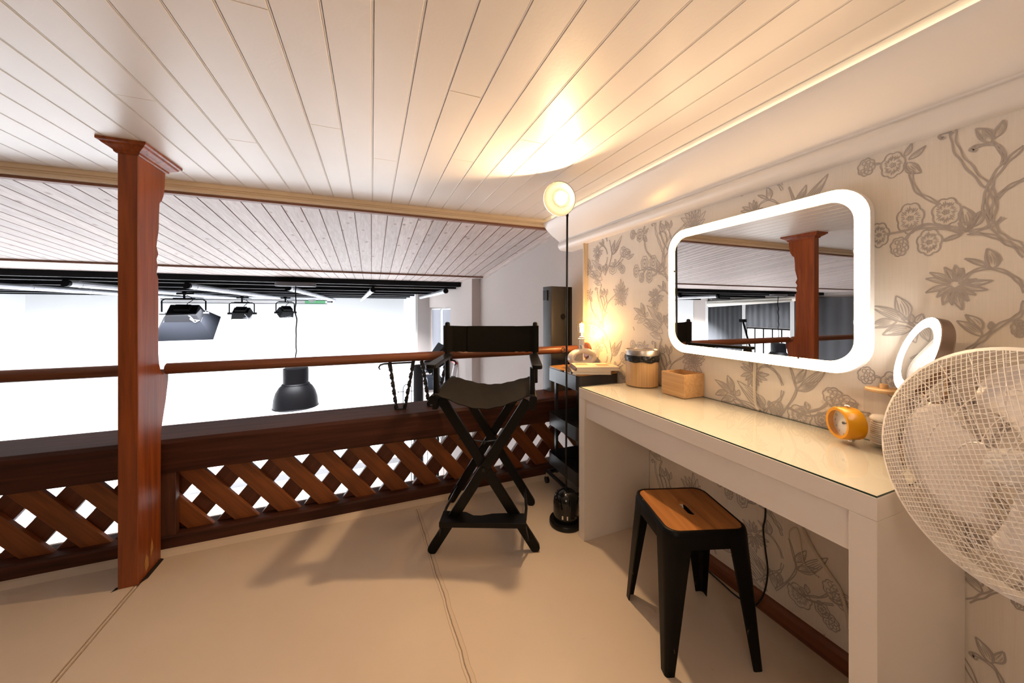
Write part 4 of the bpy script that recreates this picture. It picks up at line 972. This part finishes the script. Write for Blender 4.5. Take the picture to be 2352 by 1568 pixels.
# ------------------------------------------------------------------ cables under the desk and on the wall
t = thing('power_cable', 'thin black cable hanging below the desk and lying along the skirting', 'cable', (1.42, .9, 0))
P = [(1.424, .90, .64), (1.426, .892, .398), (1.424, .899, .324), (1.422, .890, .248), (1.418, .879, .179), (1.410, .881, .114), (1.404, .895, .056), (1.40, .923, .006), (1.395, .948, .004), (1.392, .997, .004), (1.400, 1.06, .004), (1.406, 1.123, .004), (1.412, 1.222, .004), (1.405, 1.40, .004)]
b = MB(); b.M = Matrix.Translation((-1.42, -.9, 0)); b.tube(smoothpath(P, 5), .0032, 8); b.build('cable', M_black, t)
M_wc = mat('cream cable', (.72, .64, .53), .5)
b = MB(); b.tube(smoothpath([(1.431, .812, .341), (1.431, .809, .367), (1.431, .79, .39), (1.431, .78, .376), (1.431, .773, .332), (1.431, .766, .283), (1.431, .743, .262), (1.431, .719, .258)], 5), .0022, 6); tag(b.build('thin_cable', M_wc), 'thin cream looped cable on the wallpaper under the desk', 'cable')
b = MB(); b.tube(smoothpath([(1.428, .775, .43), (1.428, .76, .389), (1.428, .729, .34), (1.428, .69, .294), (1.428, .662, .264), (1.428, .644, .209), (1.428, .63, .12)], 5), .0055, 8); tag(b.build('thick_cable', M_wc), 'thick cream cable slanting down the wallpaper under the desk', 'cable')
b = MB(); b.tube(smoothpath([(1.429, .934, .975), (1.429, .937, .88), (1.429, .936, .83), (1.428, .930, .799), (1.424, .917, .784)], 5), .0055, 8); tag(b.build('mirror_cable', M_wc), 'cream cable running from the large mirror down to the desk', 'cable')

# ------------------------------------------------------------------ pedestal fan
FP = Vector((.997, .226, .914)); fn = Vector((-.90, .415, .11)).normalized()
FB = Vector((1.115, .165, 0))
t = thing('pedestal_fan', 'large white pedestal fan with a fine wire guard in front of the desk', 'fan', FB)
def fb(): q = MB(); q.M = Matrix.Translation(FP - FB) @ axisM((0, 0, 0), fn); return q
RR = .197
fh = lambda r: .018 + .036 * (1 - (r / RR) ** 2.4)
b = fb(); b.lathe([(RR, .018), (RR + .006, .016), (RR + .007, .004), (RR + .006, -.010), (RR, -.012), (RR - .003, -.008), (RR - .002, .014), (RR, .018)], 72, False, False); b.build('rim', M_wire, t)
b = fb()
def spiral(a0, tw, r0, r1, wr, n, hf, dz=0):
    pts = []
    for i in range(n + 1):
        r = r0 * (r1 / r0) ** (i / n); a = a0 + tw * math.log(r / r0) ; pts.append((r * math.cos(a), r * math.sin(a), hf(r) + dz))
    b.tube(pts, wr, 4, cap=False)
for k in range(24): spiral(2 * PI * k / 24, .35, .036, RR, .0008, 14, fh)
# the fine square net stretched over the guard
for a in (R(24), R(114)):
    for k in range(-24, 25):
        d = k * .0081; L = math.sqrt(max(RR * RR - d * d, 0)); pts = []
        if L < .02: continue
        for i in range(25):
            u = L * (i / 12 - 1); r = min(math.hypot(u, d), RR); pts.append((u * math.cos(a) - d * math.sin(a), u * math.sin(a) + d * math.cos(a), fh(r) + .0016))
        b.tube(pts, .00068, 4, cap=False)
for r in (.085, .135): b.tube([(r * math.cos(2 * PI * i / 60), r * math.sin(2 * PI * i / 60), fh(r) - .001) for i in range(60)], .0012, 5, True)
b.build('front_guard', M_wire, t, smooth=0, fixn=False)
b = fb(); b.lathe([(.036, fh(.036) - .002), (.0375, fh(.036)), (.0355, fh(.036) + .001), (.0345, fh(.036) - .002)], 40, False, False); [0 and b.tube([(.022 * math.cos(k * PI / 4 + .4), .022 * math.sin(k * PI / 4 + .4), fh(.03)), (.036 * math.cos(k * PI / 4 + .4), .036 * math.sin(k * PI / 4 + .4), fh(.036))], .001, 5) for k in range(8)]; b.build('badge', M_white, t)
b = fb()
rh = lambda r: -.012 - .080 * (1 - (r / RR) ** 3.2)
for k in range(32): spiral(2 * PI * k / 32, .3, .060, RR, .0007, 12, rh)
for r in (.07, .11, .15, .185): b.tube([(r * math.cos(2 * PI * i / 60), r * math.sin(2 * PI * i / 60), rh(r)) for i in range(60)], .0012, 5, True)
b.build('rear_guard', M_wire, t, smooth=0, fixn=False)
for k in range(3):
    b = fb(); a0 = R(FAN_A0 + 120 * k); rows = []
    for i in range(19):
        s = i / 18; row = []
        for j in range(11):
            q = j / 10; r1 = .184 * (.62 + .38 * math.sin(PI * min(max(s * .96 + .03, 0), 1)) ** .55); r = .028 + (r1 - .028) * q
            a = a0 + R(110) * (s - .5) * (.55 + .45 * q) + R(12) * q; z = -.012 + .034 * (s - .5) * (.5 + .7 * q) * -1
            row.append((r * math.cos(a), r * math.sin(a), z))
        rows.append(row)
    top = [[(p[0], p[1], p[2] + .0011) for p in r] for r in rows]
    b.loft(rows, cap=False, closed=False); o = b.build('blade', M_blade, t, smooth=80, fixn=False); sm = o.modifiers.new('thick', 'SOLIDIFY'); sm.thickness = .002
b = fb(); b.lathe([(.030, -.030), (.031, -.022), (.031, .012), (.026, .020), (.012, .024), (.001, .0245)], 32); b.build('hub', M_white, t)
b = fb(); b.lathe([(.052, -.17), (.060, -.16), (.063, -.11), (.061, -.096), (.001, -.094)], 36); b.build('motor_housing', M_white, t)
mc = FP - fn * .13 - FB
b = MB(); b.tube([(0, 0, .30), (0, 0, mc.z - .12)], .015, 14); b.tube([(0, 0, mc.z - .12), (mc.x, mc.y, mc.z - .03)], .020, 12); b.build('neck', M_white, t)
b = MB(); b.tube([(0, 0, .02), (0, 0, .42)], .019, 14); b.build('pole', M_white, t)
b = MB(); b.lathe([(.17, 0), (.175, .008), (.15, .018), (.05, .028), (.025, .045), (.001, .046)], 48); b.build('foot', M_white, t)

# ------------------------------------------------------------------ hanging things in the hall
def pendant(x, y, label, seed):
    t = thing('pendant_lamp', label, 'pendant lamp', (x, y, 1.572), group='dark bell shaped pendants under the girder')
    b = MB(); b.prism(rrect(.50, .16, .06, 6), -.055, 0, 'z'); b.build('ceiling_mount', M_mount, t, smooth=40)
    rn2 = random.Random(seed); P = [(.0, 0, -.05)]
    for i in range(1, 15): P.append((rn2.uniform(-.011, .011), rn2.uniform(-.011, .011), -.05 - i * 1.165 / 15))
    P.append((0, 0, -1.215)); b = MB(); b.tube(smoothpath(P, 3), .0085, 6); b.build('cord', M_tarp, t)
    b = MB(); b.lathe([(.001, -1.20), (.13, -1.205), (.155, -1.215), (.158, -1.24), (.158, -1.42), (.172, -1.43), (.176, -1.437), (.172, -1.445)], 40, False, False)
    b.build('neck', M_lampblack, t)
    b = MB(); b.lathe([(.170, -1.440), (.205, -1.475), (.245, -1.545), (.270, -1.63), (.277, -1.70), (.281, -1.742), (.287, -1.749), (.287, -1.757), (.278, -1.757), (.266, -1.63), (.240, -1.548), (.165, -1.45)], 48, False, False)
    b.build('shade', M_lampblack, t)
pendant(-1.0, 5.73, 'dark bell shaped pendant lamp hanging on a wavy cord beyond the handrail', 3)
pendant(-6.37, 5.73, 'second dark pendant lamp, seen only in the wall mirror beside the post', 5)

def studio_light(x, y, w, h, rz, tilt, label, box=False, drop=.12):
    t = thing('studio_light', label, 'studio light', (x, y, 1.465), rz, group='black studio lights hung from the rig')
    b = MB(); b.tube([(0, 0, .0), (0, 0, -drop)], .016, 8); b.sphere((0, 0, .0), .035, 10, 8); b.bar((-.10, 0, -.01), (.12, .02, .0), .02, .03); b.build('hanger', M_tarp, t)
    b = MB(); W = w / 2 + .05; b.tube([(-W, 0, -drop - .26), (-W, 0, -drop - .03), (-W + .04, 0, -drop), (W - .04, 0, -drop), (W, 0, -drop - .03), (W, 0, -drop - .26)], .011, 8); b.bar((-.14, 0, -drop + .01), (.14, 0, -drop + .01), .03, .02); b.build('yoke', M_tarp, t)
    for s in (-1, 1):
        b = MB(); b.tube([(s * W - .03, 0, -drop - .24), (s * W + .045, 0, -drop - .24)], .022, 10); b.build('knob', M_tarp, t)
    Tm = Matrix.Translation((0, 0, -drop - .24)) @ Matrix.Rotation(tilt, 4, 'X')
    def q(): z = MB(); z.M = Tm.copy(); return z
    # body: a wedge, back face narrow
    b = q(); b.loft([[(-w / 2 * .80, -h * .5, .09), (w / 2 * .80, -h * .5, .09), (w / 2 * .80, h * .5, .09), (-w / 2 * .80, h * .5, .09)],
                     [(-w / 2 * .85, -h * .55, .05), (w / 2 * .85, -h * .55, .05), (w / 2 * .85, h * .55, .05), (-w / 2 * .85, h * .55, .05)],
                     [(-w / 2, -h * .62, -.07), (w / 2, -h * .62, -.07), (w / 2, h * .62, -.07), (-w / 2, h * .62, -.07)]]); b.build('lamp_body', M_tarp, t, smooth=0)
    b = q(); b.box(-.10, .10, -.07, .07, .09, .14); b.build('ballast', M_tarp, t, bevel=.006)
    b = q(); b.box(-w / 2 * .94, w / 2 * .94, -h * .58, h * .58, -.082, -.0705); b.build('diffuser', M_soft, t, smooth=0)
    if box:
        b = q(); b.loft([[(-w / 2 - .01, -h * .66, -.06), (w / 2 + .01, -h * .66, -.06), (w / 2 + .01, h * .66, -.06), (-w / 2 - .01, h * .66, -.06)],
                         [(-w / 2 - .16, -h * 1.3, -.33), (w / 2 + .16, -h * 1.3, -.33), (w / 2 + .16, h * 1.3, -.33), (-w / 2 - .16, h * 1.3, -.33)]], cap=False)
        o = b.build('softbox_skirt', mat('softbox cloth', (.004, .0045, .0065), .8, spec=.08), t, smooth=0); s = o.modifiers.new('thick', 'SOLIDIFY'); s.thickness = .008
    b = q(); b.tube([(.10, -.16, .10), (.16, -.2, .02), (.22, -.17, -.02), (.17, -.19, -.04), (.11, -.17, .02)], .007, 6); b.build('cable_loop', M_pipe, t)
    b = MB(); b.tube(smoothpath([(.02, .02, -.03), (.10, .05, -.10), (.03, .03, -drop - .08), (.06, -.03, -drop - .16)], 5), .006, 6); b.build('lead', M_tarp, t)
studio_light(-2.93, 7.5, .46, .24, R(6), R(38), 'hanging black studio light with a wide skirted softbox beside the post', True, .10)
studio_light(-2.70, 9.5, .36, .20, R(0), R(36), 'flat black studio light hanging square to the view, middle of three', False, .12)
studio_light(-1.87, 9.5, .30, .18, R(38), R(36), 'black studio light hanging turned aside beside the pendant cord', False, .10)

# backdrop rolls on the rig
t = thing('backdrop_roll', 'long green backdrop roll hung before the cove, its middle coloured blown-out white', 'backdrop roll', (-2.5, 10.2, 1.395))
b = MB(); b.tube([(-1.9, 0, .035), (1.42, 0, .035)], .009, 8); b.build('upper_rod', M_tarp, t)
b = MB(); b.tube([(-1.9, 0, -.05), (1.42, 0, -.05)], .007, 8); b.build('lower_rod', M_tarp, t)
b = MB(); b.box(-1.85, .92, -.004, .004, -.048, .028); b.build('blown_out_cloth', M_cyc, t, smooth=0)  # green cloth's overexposed middle, glare put in as white
b = MB(); b.box(.92, 1.38, -.005, .005, -.048, .030); b.build('green_cloth', M_green, t, smooth=0)
b = MB(); b.box(1.0, 1.16, -.02, .02, .02, .06); b.box(1.03, 1.12, -.015, .015, -.02, .02); b.build('bracket', M_pipe, t, smooth=0)
b = MB(); b.tube([(1.42, 0, .0), (1.52, 0, .0)], .012, 8); b.sphere((1.53, 0, 0), .022, 10, 8); b.build('end_knob', M_tarp, t)
dirv = Vector((-7.9 + 6.6, 9.0 - 5.3, 0)); ln = dirv.length
t = thing('paper_roll', 'long cream paper backdrop roll by the hall curtains, seen in the mirror', 'backdrop roll', (-6.6, 5.3, 1.455), math.atan2(dirv.y, dirv.x))
b = MB(); b.tube([(0, 0, 0), (ln, 0, 0)], .055, 16); b.build('roll', M_paper, t)
b = MB(); b.loft([[(.3, -.055, 0), (.3, -.058, -.05), (.3, -.05, -.07)], [(ln, -.055, 0), (ln, -.06, -.10), (ln, .02, -.17)]], cap=False, closed=False); o = b.build('hanging_edge', M_paper, t, fixn=False); o.modifiers.new('s', 'SOLIDIFY').thickness = .003
b = MB(); b.tube([(-.10, 0, 0), (ln + .05, 0, 0)], .03, 10); b.build('core', M_tarp, t)
for i in range(4):
    b = MB(); b.tube([(.05 + .10 * i if i < 3 else ln - .2, 0, .05), (.05 + .10 * i if i < 3 else ln - .2, 0, .11)], .01, 6); b.build('hook', M_pipe, t)

# things standing in the hall
t = thing('step_ladder', 'tall aluminium ladder leaning on the hall wall behind the chair', 'ladder', (1.22, 6.15, HZ))
for y in (-.18, .18):
    b = MB(); b.bar((-.35, y, 0), (.14, y, 2.66), .022, .065, (1, 0, 0)); b.build('rail', M_alu, t, smooth=0)
for i in range(9):
    f = (i + 1) / 10; b = MB(); b.tube([(-.35 + .49 * f, -.18, 2.66 * f), (-.35 + .49 * f, .18, 2.66 * f)], .016, 8); b.build('rung', M_alu, t)
b = MB(); b.box(.12, .16, -.20, .20, 2.64, 2.67); b.build('cap', M_red, t, smooth=0)
t = thing('foam_roll', 'thick upright black roll standing in the hall behind the iron bracket', 'roll', (.668, 5.55, HZ))
b = MB(); b.lathe([(.069, 0), (.072, .01), (.072, 2.69), (.068, 2.73), (.001, 2.73)], 24); b.build('roll', mat('matte black felt', (.014, .014, .016), .9), t)
t = thing('softbox_stand', 'black tilted softbox on a stand in the hall beside the chair back', 'softbox', (.90, 5.2, HZ))
b = MB(); b.loft([[(-.20, -.12, 2.76), (-.13, -.12, 2.66), (-.13, .12, 2.66), (-.20, .12, 2.76)], [(.06, -.26, 3.08), (.18, -.26, 2.88), (.18, .26, 2.88), (.06, .26, 3.08)]]); b.build('hood', M_tarp, t, smooth=0)
b = MB(); b.tube([(.02, .06, 0), (.02, .06, 2.75)], .014, 8); b.build('stand_pole', M_tarp, t)
for a in (30, 150, 270):
    b = MB(); b.tube([(.02, .06, .35), (.02 + .18 * math.cos(R(a)), .06 + .18 * math.sin(R(a)), .01)], .010, 8); b.build('leg', M_tarp, t)
t = thing('arch_stand', 'thin arched metal stand with a cross rod seen between the bracket bars', 'stand', (.545, 6.0, HZ))
b = MB(); P = [(-.066, 0, 0), (-.066, 0, 2.28)] + [(-.066 * math.cos(R(a)), 0, 2.28 + .075 * math.sin(R(a))) for a in range(15, 180, 15)] + [(.066, 0, 2.28), (.066, 0, 0)]; b.tube(P, .0065, 8); b.build('arch', M_ironb, t)
b = MB(); b.tube([(-.14, 0, 2.235), (.16, 0, 2.235)], .005, 8); b.sphere((-.142, 0, 2.235), .011, 10, 8); b.build('cross_rod', M_ironb, t)
b = MB(); b.box(-.12, .12, -.12, .12, 0, .012); b.build('foot', M_ironb, t, smooth=0)
def case(nm, x, y, sx, sy, sz, m, label, cat, z=0):
    t = thing(nm, label, cat, (x, y, HZ + z)); b = MB(); b.prism(rrect(sx, sy, .02, 3), 0, sz, 'z'); b.build('body', m, t, bevel=.006)
    b = MB(); b.prism(rrect(sx + .01, sy + .01, .02, 3), sz * .72, sz, 'z'); b.build('lid', m, t, bevel=.006)
    b = MB(); b.tube([(-.07, -sy / 2, sz * .55), (-.07, -sy / 2 - .03, sz * .55), (.07, -sy / 2 - .03, sz * .55), (.07, -sy / 2, sz * .55)], .007, 6); b.build('handle', M_alu, t)
case('equipment_case', .62, 4.55, .5, .35, .36, M_caseblue, 'blue grey equipment case on the hall floor seen through the lattice', 'case')
case('equipment_case', .25, 5.5, .42, .4, .30, M_tarp, 'black equipment case on the hall floor behind the lattice', 'case')
t = thing('printer_cart', 'white cart carrying a dark printer at the hall window', 'cart', (1.18, 7.3, HZ))
b = MB(); b.box(-.17, .17, -.3, .3, 1.95, 1.99); b.box(-.17, .17, -.3, .3, 1.2, 1.24); b.build('shelf', M_white, t, smooth=0)
for x in (-.16, .16):
    for y in (-.28, .28): b = MB(); b.tube([(x, y, 0), (x, y, 1.97)], .014, 8); b.build('leg', M_white, t)
b = MB(); b.box(-.15, .15, -.22, .22, 1.99, 2.22); b.build('printer', M_caseblue, t, bevel=.02)
b = MB(); b.box(-.16, .10, -.05, .20, 2.30, 2.345); b.bar((0, .08, 2.22), (0, .08, 2.30), .04, .04, (1, 0, 0)); b.build('lid', M_caseblue, t, smooth=0)

t = thing('boom_stand', 'dark tilted boom stand in the hall, seen only in the wall mirror', 'stand', (-4.0, 4.80, HZ))
b = MB(); b.tube([(0, 0, .02), (0, 0, 2.70)], .016, 8); b.build('pole', M_tarp, t)
b = MB(); b.tube([(0, -.16, 2.45), (0, .10, 3.36)], .018, 8); b.box(-.04, .04, .05, .15, 3.34, 3.40); b.build('boom_arm', M_tarp, t)
for a in (90, 210, 330):
    b = MB(); b.tube([(0, 0, .55), (.45 * math.cos(R(a)), .45 * math.sin(R(a)), .01)], .011, 8); b.build('leg', M_tarp, t)
# ------------------------------------------------------------------ light
LP = Vector((1.312, 2.0, TZ + .262))
lamp('bulb_light', 'POINT', LP, 10.5, (1.0, .58, .22), .012)
COLD = (.93, .96, 1.0)
# the studio lamps: the three hanging fixtures and unseen others along the rig
for x, y in ((-2.93, 7.35), (-5.2, 7.4), (-.6, 8.6), (-7.0, 9.0), (-4.2, 9.6), (-2.2, 9.6)):
    lamp('studio_and_fill_lamp', 'AREA', (x, y, 1.10), HALL_P * (1.15 if y < 8 else 1.9), COLD, .9, target=(x, y + 1.6, HZ), sy=.5, spread=R(135))
lamp('studio_and_fill_lamp', 'AREA', (-1.5, 4.9, 1.55), HALL_P * .5, COLD, 2.6, target=(-1.5, 4.9, HZ), sy=1.0, spread=R(84))  # added fill with no fixture; its floor bounce brightens the hall ceiling
lamp('studio_and_fill_lamp', 'AREA', (-5.5, 4.9, 1.55), HALL_P * .5, COLD, 2.6, target=(-5.5, 4.9, HZ), sy=1.0, spread=R(84))  # second added fill with no fixture, further left
lamp('loft_fill', 'AREA', (-.7, -1.25, 1.55), 10, (1.0, .80, .62), .7, target=(1.3, .6, .9))  # unseen fill added behind the camera to brighten desk front and wallpaper
w = bpy.data.worlds.new('World'); SC.world = w; w.use_nodes = True
w.node_tree.nodes['Background'].inputs[0].default_value = (1, .86, .7, 1); w.node_tree.nodes['Background'].inputs[1].default_value = .012

# ------------------------------------------------------------------ camera
cd = bpy.data.cameras.new('camera'); cam = bpy.data.objects.new('camera', cd); COL.objects.link(cam)
cam.location = (0, 0, 1.18); cam.rotation_euler = (R(90), 0, -.3826)
cd.sensor_width = 36; cd.lens = 800 / 2352 * 36; cd.shift_y = -(784 - 712) / 2352; cd.clip_start = .02; cd.clip_end = 100
SC.camera = cam
SC.view_settings.view_transform = 'Standard'; SC.view_settings.look = 'None'; SC.view_settings.exposure = EXPO; SC.view_settings.gamma = 1
SC.view_settings.use_curve_mapping = False
SC.cycles.use_denoising = True
SC.cycles.max_bounces = 10; SC.cycles.diffuse_bounces = 5; SC.cycles.glossy_bounces = 5; SC.cycles.transparent_max_bounces = 16; SC.cycles.sample_clamp_indirect = 6
SC.cycles.caustics_reflective = True; SC.cycles.caustics_refractive = False
